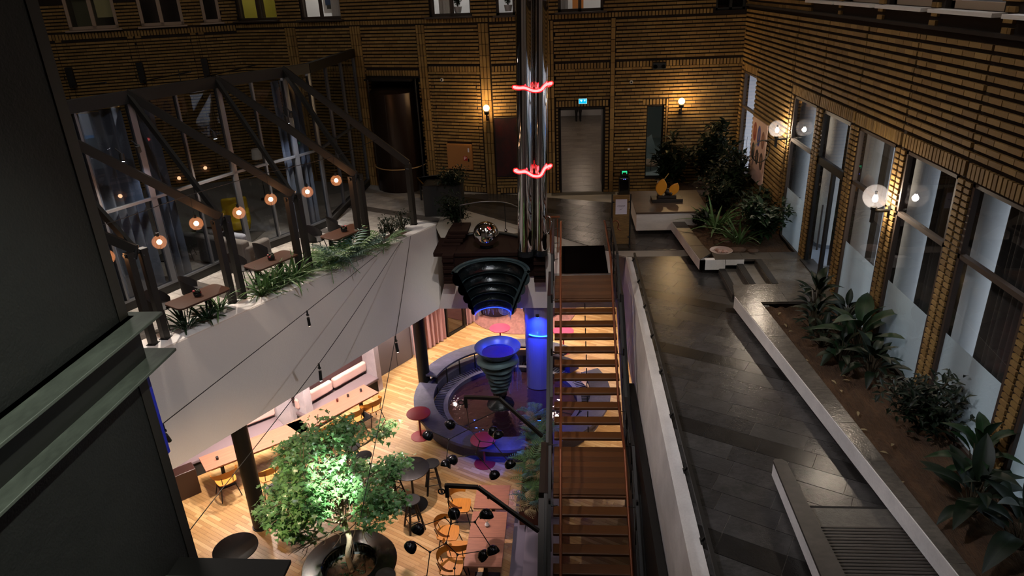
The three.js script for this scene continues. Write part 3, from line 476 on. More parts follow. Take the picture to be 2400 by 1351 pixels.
// ================================================================ staircase down to the lower level
{
  const t = thing('staircase', 'oak staircase with black steel strings and copper handrails leading down', 'staircase', [0, 0, 0]);
  const R = .275, H = .167, X0 = -.29, X1 = 1.03, xc = (X0 + X1) / 2, w = X1 - X0;
  const plank = (z0, z1, y, n) => { const L = part('landing', box(w - .06, .03, Math.abs(z1 - z0) - .04, xc, y - .065, (z0 + z1) / 2), M.steelDark, t); for (let i = 0; i < n; i++) { const a = lerp(z0, z1, i / n), b = lerp(z0, z1, (i + 1) / n); part('landing_plank', rbox(w, .045, Math.abs(b - a) - .004, .004, xc, y - .022, (a + b) / 2, 0, 1), i % 2 ? M.tread : M.treadNose, L); } };
  plank(-15.42, -14.1, 0, 7);
  part('nosing', rbox(w, .06, .06, .01, xc, -.03, -14.04), M.treadNose, t);
  let z = -13.99, y = 0; const pts = [[z, y]];
  for (let i = 1; i <= 10; i++) { y = -H * i; const zz = z + R * i; part('tread', [rbox(w, .045, R * .78, .008, xc, y - .0225, zz - R * .46)], M.tread, t); part('nosing', rbox(w, .055, .05, .012, xc, y - .03, zz - .03), M.treadNose, t); part('riser_post', rod(V(xc, y - .05, zz - .2), V(xc, y + H - .06, zz - .25), .012, 6), M.steelDark, t); }
  y = -H * 11; const zl = z + R * 10; plank(zl + .03, zl + 1.4, y, 9); part('nosing', rbox(w, .055, .05, .012, xc, y - .03, zl + 1.44), M.treadNose, t);
  const z2 = zl + 1.47;
  for (let i = 1; i <= 14; i++) { const yy = y - H * i, zz = z2 + R * i; part('tread', rbox(w, .045, R * .78, .008, xc, yy - .0225, zz - R * .46), M.tread, t); part('nosing', rbox(w, .055, .05, .012, xc, yy - .03, zz - .03), M.treadNose, t); }
  // string path
  const path = (x, dy) => [V(x, dy, -15.5), V(x, dy, -14.1), V(x, y + dy, zl), V(x, y + dy, z2), V(x, y - H * 14 + dy, z2 + R * 14)];
  const run = (x, dy, ww, hh) => { const p = path(x, dy); return p.slice(1).map((q, i) => bar(p[i], q, ww, hh)); };
  part('string', run(-.36, -.1, .05, .34), M.steelDark, t); part('string', run(1.1, -.1, .05, .34), M.steelDark, t);
  part('string_flange', run(-.4, .06, .1, .025), M.steelDark, t); part('string_flange', run(1.16, .06, .12, .025), M.steelDark, t);
  part('outer_string', path(-.49, -.12).slice(3).map((q, i) => bar(path(-.49, -.12)[i + 2], q, .1, .4)), M.steelBrown, t);
  const hr = (x, dy) => [V(x, dy - .05, -17.0), V(x, dy + .02, -16.7), V(x, dy, -15.2), V(x, dy, -14.3), V(x, y + dy, zl - .2), V(x, y + dy, z2 - .15), V(x, y - H * 14 + dy, z2 + R * 14)];
  part('copper_handrail', poly(hr(-.15, .88), .026, 10), M.copper, t, 'copper handrail'); part('copper_handrail', poly(hr(.94, .88), .026, 10), M.copper, t, 'copper handrail');
  for (const x of [-.33, 1.08]) { const p = hr(x, .96); part('top_rail', p.slice(2).map((q, i) => bar(p[i + 1], q, .05, .05)), M.black, t); const q = hr(x, .45); part('mid_rail', q.slice(2).map((b, i) => bar(q[i + 1], b, .02, .04)), M.steelDark, t); for (let i = 0; i < 11; i++) { const zz = -16.4 + i * 1.05, k = zz < -14 ? 0 : zz < zl ? -(zz + 14) / (zl + 14) * -y * -1 : zz < z2 ? y : y - (zz - z2) / R * H; const yy = zz < -14 ? 0 : zz < zl ? y * (zz + 14) / (zl + 14) : k; part('baluster', bar(V(x, yy - .1, zz), V(x, yy + .98, zz), .03, .05), M.steelDark, t); part('rail_bracket', rod(V(x, yy + .84, zz), V(x + (x < 0 ? .13 : -.14), yy + .86, zz), .008, 6), M.steelDark, t); } }
  // copper loop and scroll at the head of the stair
  part('newel', [bar(V(-.42, .0, -17.0), V(-.42, .95, -17.0), .05, .05), bar(V(-.24, 0, -17.0), V(-.24, .9, -17.0), .03, .03)], M.copper, t); part('newel_cap', bar(V(-.46, .96, -17), V(-.18, .96, -17), .06, .03), M.copper, t);
  part('copper_scroll', tube([V(-.62, .55, -16.8), V(-.5, .58, -16.8), V(-.42, .7, -16.85), V(-.4, .86, -16.9), V(-.44, .98, -16.95), V(-.52, .99, -16.95)], .014, 24, 6), M.chrome, t); part('copper_scroll', tube([V(1.12, 0.95, -16.5), V(1.2, .98, -16.55), V(1.27, .9, -16.55), V(1.25, .78, -16.55), V(1.32, .72, -16.55)], .016, 24, 6), M.copper, t);
}
solo('door_mat', rbox(1.14, .02, 1.86, .006, .4, .012, -16.47), M.carpetMat, 'black coir mat at the top of the staircase', 'mat');
struct('slab', box(1.5, .3, 1.75, .35, -.16, -16.45), M.plaster).userData.label = 'bridge slab carrying the stair mat';
struct('pit_wall', box(.12, 3.4, 9, 1.28, -2.9, -8.0), M.steelDark).userData.label = 'black wall panel beside the stair flight';
// ================================================================ platform, cascade bowls, pool
{
  const t = thing('platform', 'dark wooden stepped platform carrying the mirror ball', 'platform', [-1.9, 0, -17.6]);
  part('deck', rbox(2.1, .12, 1.5, .02, 0, -.02, -.1), M.platform, t); part('deck', rbox(.62, .12, 1.2, .02, -1.3, -.02, .02), M.platform, t); part('front_board', box(2.5, .6, .04, 0, -.36, .6), M.platform, t);
  for (const s of [-1, 1]) for (let i = 0; i < 8; i++) part('stepped_board', rbox(.3, .085, .5 - (s < 0 ? i % 3 : (i + 1) % 3) * .05, .006, s * 1.2 + (s < 0 ? 0 : -.02), -.72 + i * .1, .78 - .2), M.platform, t);
  for (let i = 0; i < 4; i++) part('step', rbox(.5, .08, 1.3 - i * .18, .01, -1.2 + i * .06, .06 + i * .09, -.5), M.platform, t);
  part('curb', tube([V(-.9, .1, -.6), V(-.3, .12, -.75), V(.3, .1, -.6), V(.9, .08, -.2)], .05, 24, 6), M.steelDark, t);
}
{ const t = thing('mirror_ball', 'polished chrome ball resting on the dark platform', 'ball', [-2.13, .06, -17.36]); part('shell', ball(.34, 0, .34, 0, 48, 32), M.chrome, t); part('base_ring', new THREE.TorusGeometry(.15, .03, 8, 32).rotateX(Math.PI / 2).translate(0, .02, 0), M.bronzeDark, t); }
{ const t = thing('guard_rail', 'thin curved steel rail behind the mirror ball', 'railing', [0, 0, 0]); const p = [V(-2.9, .95, -18.2), V(-2.3, .95, -18.5), V(-1.7, .93, -18.45), V(-1.1, .9, -17.8)]; part('rail', tube(p, .014, 30, 6), M.alu, t); for (const q of [p[0], p[2]]) { part('post', rod(V(q.x, 0, q.z), q, .012, 6), M.steelDark, t); part('knob', ball(.05, q.x, .12, q.z, 12, 8), M.chrome, t); } }
{ // half open bell of stepped lobes hanging from the beam
  const prof = (dr) => { const o = [], lobes = [[.9, -.34, .17], [.79, -.62, .155], [.69, -.86, .135], [.6, -1.06, .115], [.54, -1.22, .095]]; o.push([.96 + dr, -.17]); lobes.forEach(([r, y, b]) => { for (let k = 0; k <= 8; k++) { const a = Math.PI / 2 - k / 8 * Math.PI; o.push([r - .06 + Math.cos(a) * b * .8 + dr, y + Math.sin(a) * b]); } }); o.push([.5 + dr, -1.3]); return o; };
  const t = thing('cascade_bell', 'large bronze bell of stacked lobes open at the front', 'fountain', [-1.91, 0, -16.05]);
  part('shell', lathe(prof(0), 64, Math.PI / 2 + .06, Math.PI - .12), M.bronze, t);
  part('lining', lathe([[.92, -.17], [.9, -.27], [.84, -.4], [.79, -.43], [.8, -.54], [.72, -.66], [.69, -.69], [.7, -.78], [.62, -.9], [.6, -.92], [.6, -1.02], [.53, -1.12], [.52, -1.14], [.51, -1.22], [.47, -1.3]], 64, Math.PI / 2 + .06, Math.PI - .12), M.bronzeDark, t, 'dark glossy inner lining');
  for (const s of [-1, 1]) { const sh = new THREE.Shape(prof(0).map(([r, y]) => new THREE.Vector2(r, y)).concat([[.47, -1.3], [.52, -1.14], [.6, -.92], [.7, -.69], [.8, -.43], [.92, -.17]].map(p => new THREE.Vector2(...p)))); const g = new THREE.ExtrudeGeometry(sh, { depth: .05, bevelEnabled: false }); if (s < 0) g.scale(-1, 1, 1); part('cut_edge', g.translate(0, 0, -.03), M.bronze, t); }
  part('rim', new THREE.TorusGeometry(.95, .04, 10, 64, Math.PI).rotateX(-Math.PI / 2).translate(0, -.15, 0), M.bronze, t);
  part('collar', new THREE.TorusGeometry(.5, .03, 8, 64, Math.PI).rotateX(-Math.PI / 2).translate(0, -1.3, 0), M.bronzeDark, t);
  { const L = new THREE.PointLight(0x1838ff, POWER.blue * .8); L.position.set(-1.91, -1.45, -16.05); L.shadow.radius = 4; scene.add(L); }
  const ring = part('light_ring', new THREE.TorusGeometry(.46, .01, 8, 64, Math.PI).rotateX(-Math.PI / 2).translate(0, -1.33, 0), glow(0x1030ff, 5), t, 'blue light ring');
  const R = rng(9); for (let i = 0; i < 90; i++) { const a = R() * TAU; if (Math.sin(a) > .05) continue; const l = .05 + R() * .12; part('water_drop', new THREE.CylinderGeometry(.004, .004, l, 5).translate(Math.cos(a) * .46, -1.35 - l / 2 - R() * .05, Math.sin(a) * .46), phys(0xbfd4ff, .05, { transmission: .8, thickness: .01 }), t); if (i > 60) break; }
}
solo('glass_ball', ball(.16, -1.73, -1.72, -17.2, 24, 16), std(0xb9c2d6, .4), 'small pale ball lamp seen through the open bell', 'lamp');
const PC = [-1.55, -16.4];   // pool centre
{
  const t = thing('water_cup', 'stack of ribbed bronze cups topped by a blue lit water bowl', 'fountain', [-1.88, -4.22, -16.38]);
  const bowl = [[.0, 1.58], [.3, 1.59], [.42, 1.64], [.5, 1.73], [.6, 1.79], [.62, 1.8], [.61, 1.77], [.54, 1.7], [.48, 1.61], [.42, 1.55], [.0, 1.53]];
  part('bowl', lathe(bowl, 64), std(0x56627a, .25, .4), t); part('bowl_water', new THREE.CircleGeometry(.43, 48).rotateX(-Math.PI / 2).translate(0, 1.645, 0), phys(0x0a1650, .03, { clearcoat: 1 }), t);
  const w = (n) => { const R = rng(n); return R; };
  [[.56, 1.4, .22], [.47, 1.2, .18], [.41, 1.03, .16], [.36, .88, .15], [.32, .74, .14], [.28, .6, .13], [.24, .48, .12]].forEach(([r, y, h], i) => { const wob = lathe([[r * .55, y - h * .5], [r * .9, y - h * .2], [r, y], [r * .97, y + h * .35], [r * .8, y + h * .55], [r * .6, y + h * .6]], 48); const p = wob.attributes.position; for (let k = 0; k < p.count; k++) { const a = Math.atan2(p.getZ(k), p.getX(k)), f = 1 + .035 * Math.sin(a * 5 + i * 2) + .025 * Math.sin(a * 3 - i); p.setXYZ(k, p.getX(k) * f, p.getY(k) + .02 * Math.sin(a * 2 + i), p.getZ(k) * f); } part('cup', toCreasedNormals(wob, 1), M.bronzeCup, t); });
  part('foot', lathe([[.0, .36], [.2, .34], [.14, .2], [.22, .12], [.36, .05], [.38, 0], [0, 0]], 40), M.bronzeDark, t);
  const R = rng(19); for (let i = 0; i < 40; i++) { const a = -1.1 + R() * 1.0, r = .5 + R() * .12, l = .2 + R() * .5; part('water_drop', new THREE.CylinderGeometry(.004, .003, l, 5).translate(Math.cos(a) * r, 1.2 - R() * .9, Math.sin(a) * r), phys(0xbfd4ff, .05, { transmission: .8, thickness: .01 }), t); }
  const L = new THREE.SpotLight(0x2040ff, POWER.blue * 16, 0, .62, .5); L.position.set(-1.88, -1.45, -16.3); L.target.position.set(-1.88, -3, -16.38); L.shadow.radius = 3; scene.add(L, L.target);
}
{
  const g = thing('pool', 'round indoor pool with a curved grey bench and a slatted drain ring', 'pool', [PC[0], -4.3, PC[1]]);
  const ringGeo = (r0, r1, y0, y1, a0, a1, n = 48) => { const pts = []; for (let i = 0; i <= n; i++) { const a = lerp(a0, a1, i / n); pts.push([Math.cos(a) * r1, Math.sin(a) * r1]); } for (let i = n; i >= 0; i--) { const a = lerp(a0, a1, i / n); pts.push([Math.cos(a) * r0, Math.sin(a) * r0]); } return prism(pts, y0, y1); };
  const gm = std(0x504e62, .6, 0, { map: rep(stoneTex, .8) });
  part('basin_wall', ringGeo(1.78, 1.9, -.1, .2, 0, TAU, 96), gm, g); part('outer_wall', ringGeo(2.42, 2.5, 0, .42, -.15 * Math.PI, 1.12 * Math.PI, 64), gm, g);
  part('bench', ringGeo(2.14, 2.68, .42, .5, -.15 * Math.PI, 1.05 * Math.PI, 64), gm, g); part('bench', ringGeo(2.2, 2.7, .62, .68, 1.07 * Math.PI, 1.72 * Math.PI, 48), gm, g); part('lower_shelf', ringGeo(2.25, 2.62, .1, .34, 1.02 * Math.PI, 1.75 * Math.PI, 48), gm, g);
  for (let i = 0; i < 9; i++) { const a = lerp(1.08, 1.7, i / 8) * Math.PI; part('bench_post', bar(V(Math.cos(a) * 2.25, 0, Math.sin(a) * 2.25), V(Math.cos(a) * 2.25, .62, Math.sin(a) * 2.25), .03, .05), M.steelDark, g); }
  for (let i = 0; i < 150; i++) { const a = i / 150 * TAU; part('drain_slat', box(.26, .03, .05, 2.04, .16, 0).rotateY(-a), gm, g); }
  part('drain_bed', ringGeo(1.9, 2.2, .0, .12, 0, TAU, 64), M.toe, g);
  part('water', new THREE.CircleGeometry(1.8, 64).rotateX(-Math.PI / 2).translate(0, .08, 0), M.water, g); part('basin_floor', new THREE.CircleGeometry(1.9, 64).rotateX(-Math.PI / 2).translate(0, .03, 0), std(0x2a1218, .7), g);
  part('outer_skirt', ringGeo(2.4, 2.44, .0, .42, -.15 * Math.PI, 1.12 * Math.PI, 64), std(0x2a2a5a, .4), g);  // dark blue of the skirt stands for the blue light falling on it
  for (let i = 0; i < 3; i++) part('basin_seam', bar(V(Math.cos(.3 + i * 2.1) * .5, .085, Math.sin(.3 + i * 2.1) * .5), V(Math.cos(.3 + i * 2.1) * 1.75, .085, Math.sin(.3 + i * 2.1) * 1.75), .025, .01), M.toe, g);
}
{ // blue lit column with its neon arc
  const t = thing('column', 'broad glossy column washed in blue beside the pool', 'column', [-.84, -4.3, -17.35]);
  const s = []; for (let i = 0; i <= 16; i++) { const a = Math.PI * i / 16; s.push([Math.cos(a) * .36, Math.sin(a) * .28]); } s.push([-.36, -.2], [.36, -.2]); part('shaft', prism(s, .1, 2.72), phys(0x5c5a78, .25, { clearcoat: .6 }), t);
  const arc = []; for (let i = 0; i <= 12; i++) { const a = lerp(2.2, .6, i / 12); arc.push(V(Math.cos(a) * .39, 1.86 - i * .006, Math.sin(a) * .31)); }
  part('neon_arc', tube(arc, .018, 24, 8), glow(0x1a4cff, 14), t, 'blue neon arc');
  const L = new THREE.PointLight(0x1a40ff, POWER.blue * .6); L.position.set(-.84, -2.42, -16.98); L.shadow.radius = 2; scene.add(L);
}
for (const [p, lab, q, pw, an] of [[[-1.25, -1.66, -17.2], 'small blue spot under the beam beside the blue column', [-1.5, -4.3, -15.8], 40, .8], [[-2.9, -1.66, -18.2], 'small blue spot under the beam above the pink curtain', [-3.3, -4.3, -16.8], 6, .75], [[-.8, -1.66, -16.6], 'unseen small blue spot under the beam, placed to light the broad column', [-.84, -2.6, -17.1], 90, .7], [[-.62, -1.95, -12.3], 'unseen small blue spot under the stair string, placed to light the pool bench', [-2.0, -4.1, -13.9], 95, .3]]) { const t = thing('blue_spot', lab, 'lamp', p); part('housing', cyl(.05, .06, 0, .03, 0, 16), M.steelDark, t); part('lens', cyl(.042, .01, 0, -.005, 0, 16), glow(0x2a60ff, 10), t); const L = new THREE.SpotLight(0x2244ff, POWER.blue * pw, 0, an, .6); L.position.set(p[0], p[1] + (q[1] > p[1] ? .1 : -.03), p[2]); L.target.position.set(...q); scene.add(L, L.target); }  // column and stair string spots are unseen, placed for the blue light there
// chrome pipes with red neon
{
  const t = thing('chrome_pipe', 'thick polished chrome pipe ringed by red neon', 'pipe', [-1.06, 0, -16.83]); t.rotation.z = -.027; part('shaft', cyl(.205, 10.4, 0, 5.35, 0, 48), M.chrome, t); part('foot', cyl(.22, .14, 0, .07, 0, 48), M.bronzeDark, t);
  const u = thing('chrome_pipe', 'thinner polished chrome pipe behind the neon ring', 'pipe', [-.68, 0, -16.84]); u.rotation.z = -.027; part('shaft', cyl(.16, 10.4, 0, 5.35, 0, 40), M.chrome, u); part('foot', cyl(.175, .14, 0, .07, 0, 40), M.bronzeDark, u);
  const v = thing('chrome_pipe', 'slim dark chrome pipe at the back of the pipe cluster', 'pipe', [-.86, 0, -17.12]); v.rotation.z = -.027; part('shaft', cyl(.09, 10.4, 0, 5.35, 0, 32), M.chrome, v); part('foot', cyl(.1, .14, 0, .07, 0, 32), M.bronzeDark, v);
  const ringPts = (y, a) => [V(-1.33, y, -16.84), V(-1.22, y + .0, -16.64), V(-1.05, y + a * .02, -16.58), V(-.86, y - .06 - a * .03, -16.6), V(-.7, y - .05 - a * .04, -16.63), V(-.58, y + .03 + a * .04, -16.7), V(-.45, y + .06 + a * .05, -16.8), V(-.55, y - .02, -17.05), V(-.85, y - .06, -17.26), V(-1.15, y - .04, -17.1)];
  for (const [y, a, lab] of [[4.2, .2, 'upper wavy red neon ring around the chrome pipes'], [2.22, 1, 'lower wavy red neon ring around the chrome pipes']]) { const n = thing('neon_ring', lab, 'lamp', [y * .027 + .01, 0, 0]); const core = part('tube', tube(ringPts(y, a), .026, 90, 8, true), glow(0xff7070, 7), n); part('glow_sleeve', tube(ringPts(y, a), .05, 90, 10, true), new THREE.MeshStandardMaterial({ color: 0x000000, emissive: 0xff0612, emissiveIntensity: 1.6, transparent: true, opacity: .5, roughness: .4 }), core, 'red glow around the tube, modelled as a sleeve'); const L = new THREE.PointLight(0xff1018, .5); L.position.set(-.9, y, -16.45); L.shadow.radius = 3; scene.add(L); }  // outer sleeve imitates the red glow around the neon tube
}
// ================================================================ round dark doorway in the back wall
{
  const t = thing('revolving_door', 'round dark bronze door drum with a rope rail', 'door', [-5.72, 0, -23.75]);
  part('drum', lathe([[.0, 0], [.82, 0], [.84, .03], [.84, 3.3], [.7, 3.42], [0, 3.44]], 64), phys(0x2a1d14, .3, { metalness: .5 }), t); part('seam', box(.012, 3.2, .02, -.14, 1.65, .826), M.toe, t.children[0]);
  part('reveal', [box(.04, 3.72, .5, -.84, 1.86, .1, .32), box(.04, 3.72, .5, .8, 1.86, .38, .32), box(1.75, .06, .7, 0, 3.7, .1, -.318)], M.steelDark, t);
  const pts = []; for (let i = 0; i <= 20; i++) { const a = lerp(.2, Math.PI - .15, i / 20); pts.push(V(Math.cos(a) * .9, .86 - .03 * Math.sin(a), Math.sin(a) * .9)); } part('rope', tube(pts, .02, 40, 8), std(0x9a7a4a, .8), t);
  for (const s of [0, 20]) part('rope_hook', [ball(.035, pts[s].x, pts[s].y, pts[s].z, 10, 8)], M.copper, t);
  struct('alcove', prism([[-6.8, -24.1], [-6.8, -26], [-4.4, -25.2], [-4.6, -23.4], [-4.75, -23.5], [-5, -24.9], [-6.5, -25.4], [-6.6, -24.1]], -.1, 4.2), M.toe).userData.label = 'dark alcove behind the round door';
}
// ================================================================ glass lounge on the terrace
const GA = [-9.4, -14.82], GB = [-8.49, -17.08], GC = [-7.47, -18.8], GD = [-7.08, -19.63], GE = [-7.08, -24.15], GL = [-10.35, -12.6];
{
  const runs = [[GL, GA, 2], [GA, GB, 2], [GB, GC, 2], [GC, GD, 1], [GD, GE, 3]];
  runs.forEach(([a, b, n], i) => {
    const W = frame(a, b), g = structGroup('window_' + (++windowUnit.n), ['left glass bay of the lounge with closed curtains', 'glass bay of the lounge in front of the grey sofa', 'glass bay of the lounge in front of the yellow chair', 'narrow corner glass bay of the lounge', 'glass side of the lounge running to the brick wall'][i]);
    // frame() gives a normal to the left of the run seen from above; the panes lie on the line itself
    const P = (w, h, d, u, v) => new THREE.BoxGeometry(w, h, d).applyMatrix4(W.m(u, v, 0));
    part('base_rail', P(W.len, .2, .1, W.len / 2, .1), M.steelDark, g); part('sill_rail', P(W.len, .05, .12, W.len / 2, .22), M.alu, g); part('transom', P(W.len, .06, .1, W.len / 2, 2.28), M.alu, g); part('top_beam', P(W.len, .26, .16, W.len / 2, 4.52), M.steelDark, g);
    for (let k = 0; k <= n; k++) part('mullion', P(k % n ? .05 : .08, 4.2, .1, W.len * k / n + (k ? -.03 : .03), 2.3), M.alu, g);
    for (let k = 0; k < n; k++) for (const [y0, y1] of [[.24, 2.25], [2.31, 4.39]]) part('pane', new THREE.PlaneGeometry(W.len / n - .1, y1 - y0).applyMatrix4(W.m(W.len * (k + .5) / n, (y0 + y1) / 2, 0)), M.glassLounge, g);
  });
  // brackets on the brick wall with stays to the glass edge
  for (const [u, f, lab] of [[.76, GA, 'dark wall bracket with a stay, leftmost above the lounge'], [2.95, GB, 'dark wall bracket with a stay, middle one above the lounge'], [5.05, GC, 'dark wall bracket with a stay, nearest the bend of the wall']]) { const t = thing('wall_bracket', lab, 'bracket', [0, 0, 0]); part('plate', new THREE.BoxGeometry(.2, .66, .22).applyMatrix4(Wf.m(u, 4.12, .12)), M.steelDark, t); part('stay', rod(Wf.at(u, 3.85, .2), V(lerp(Wf.at(u, 0).x, f[0], .75), 4.6, lerp(Wf.at(u, 0).z, f[1], .75)), .02, 6), M.steelDark, t); }
  // trestle posts and raking struts
  const P = [[-9.2, -10.1], [-8.31, -12.12], [-7.53, -14.11], [-6.53, -15.8], [-5.5, -17.59], [-4.5, -19.42]];
  const apex = [[-11.2, -10.4], [-10.3, -12.6], GA, GB, GC];
  const names = ['hidden first', 'leftmost', 'second', 'third', 'fourth'];
  P.forEach(([x, z], i) => {
    if (i === 0) return; const one = i === 5; const t = thing('trestle', one ? 'single brown steel post with a raking strut at the end of the terrace' : names[i] + ' pair of brown steel posts along the terrace planters', 'post', [x, 0, z]); const d = V(.47, 0, -.883), nrm = V(-.883, 0, -.47), top = one ? 1.84 : 2.0;
    for (const s of one ? [0] : [-1, 1]) { part('post', bar(V(d.x * s * .14, .02, d.z * s * .14), V(d.x * s * .14, top, d.z * s * .14), .13, .15, nrm), M.steelBrown, t); part('foot_plate', box(.2, .02, .2, d.x * s * .14, .03, d.z * s * .14), M.steelDark, t); }
    part('head', one ? [ball(.07, 0, top, 0, 10, 8)] : [rod(V(-d.x * .24, top - .05, -d.z * .24), V(d.x * .24, top - .05, d.z * .24), .04, 10), rod(V(-d.x * .05, top - .16, -d.z * .05), V(d.x * .05, top + .1, d.z * .05), .05, 8)], M.steelDark, t); for (const s of [-1, 1]) part('bolt', rod(V(d.x * s * .1, top - .12, d.z * s * .1), V(d.x * s * .1 - nrm.x * .1, top - .12, d.z * s * .1 - nrm.z * .1), .012, 6), M.alu, t);
    const a = apex[i - 1], loc = V(a[0] - x, 4.62, a[1] - z); part('raking_beam', bar(V(0, top + .03, 0), loc, .13, .17), M.steelBrown, t);
    if (!one) { const b = apex[i]; part('strut', bar(V(0, top + .02, 0), V(b[0] - x, 4.6, b[1] - z), .08, .12), M.steel, t); }
  });
  // curtains in the lounge
  const inset = (a, b, t, off = .3) => { const W = frame(a, b); const p = W.at(W.len * t, 0, off); return p; };
  // the room side is on the left of the bays
  const C = (a, b, t0, t1, lab, s) => { const W = frame(a, b); const sgn = W.N.x > 0 ? -1 : 1; curtain(W.at(W.len * t0, 0, .28 * sgn), W.at(W.len * t1, 0, .28 * sgn), .05, 4.3, M.curtainGrey, lab, .1, .23, s); };
  C(GL, GA, .02, .97, 'long grey curtain filling the left bay of the lounge', 21); C(GA, GB, .04, .28, 'grey curtain gathered beside the second lounge post', 22); C(GB, GC, .86, .99, 'grey curtain gathered at the lounge corner, left part', 23); C(GC, GD, .05, .75, 'grey curtain gathered at the lounge corner, right part', 24);
}
// ================================================================ foreground steel column with flanges
{
  const t = thing('steel_column', 'massive dark steel column with two ledges close to the viewpoint', 'column', [0, 0, 0]);
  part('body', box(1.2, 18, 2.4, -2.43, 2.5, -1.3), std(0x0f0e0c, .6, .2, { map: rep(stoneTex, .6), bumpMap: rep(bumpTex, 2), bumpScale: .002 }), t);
  part('corner_strip', box(.012, 18, .06, -1.832, 2.5, -2.48), M.steelBrown, t);
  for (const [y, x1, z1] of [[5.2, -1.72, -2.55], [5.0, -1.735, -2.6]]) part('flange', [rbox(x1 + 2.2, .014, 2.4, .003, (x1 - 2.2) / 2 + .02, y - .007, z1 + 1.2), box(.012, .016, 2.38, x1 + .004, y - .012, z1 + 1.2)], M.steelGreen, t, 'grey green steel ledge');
  part('web', box(.1, .2, 2.3, -1.85, 5.1, -1.36), M.steelDark, t);
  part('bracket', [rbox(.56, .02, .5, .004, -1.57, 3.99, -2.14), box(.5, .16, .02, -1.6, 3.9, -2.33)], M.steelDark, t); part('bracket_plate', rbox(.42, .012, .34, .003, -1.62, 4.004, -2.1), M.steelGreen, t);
  part('blue_strip', box(.012, .5, .02, -1.84, 4.74, -2.53), std(0x1420a0, .5), t);
}
// columns of the lower level
for (const [x, z, lab] of [[-6.77, -11.6, 'dark round column beside the maple tree'], [-4.12, -17.1, 'dark round column behind the pool bench']]) { const t = thing('column', lab, 'column', [x, -4.3, z]); part('shaft', cyl(.17, 2.72, 0, 1.36, 0, 32), M.steelDark, t); part('foot_ring', cyl(.19, .03, 0, .015, 0, 32), M.black, t); }
// terrace planter holes along the fascia edge
const edge = (k, off = 0) => [A0[0] - .486 * k - .874 * off, A0[1] + .874 * k - .486 * off]; // k metres from the far end, off metres back from the edge
const holes = [[.6, 1.95], [2.65, 4.02], [4.7, 5.98], [6.68, 8.08], [8.82, 10.1]];
{
  const g = structGroup('planter_strip', 'white concrete strip with planting holes along the terrace edge');
  const whole = [edge(-.1, .02), edge(17, .02), edge(17, .78), edge(-.1, .78)]; let k0 = -.1;
  for (const [a, b] of [...holes, [17, 17]]) { part('strip', prism([edge(k0, .06), edge(a, .06), edge(a, .78), edge(k0, .78)], -.05, .035), M.curb, g); if (b > a) { part('strip', prism([edge(a, .06), edge(b, .06), edge(b, .32), edge(a, .32)], -.05, .035), M.curb, g); part('strip', prism([edge(a, .7), edge(b, .7), edge(b, .78), edge(a, .78)], -.05, .035), M.curb, g); const s = part('soil', prism([edge(a, .32), edge(b, .32), edge(b, .7), edge(a, .7)], -.05, .0), M.soil, g); s.userData.kind = 'stuff'; } k0 = b; }
}
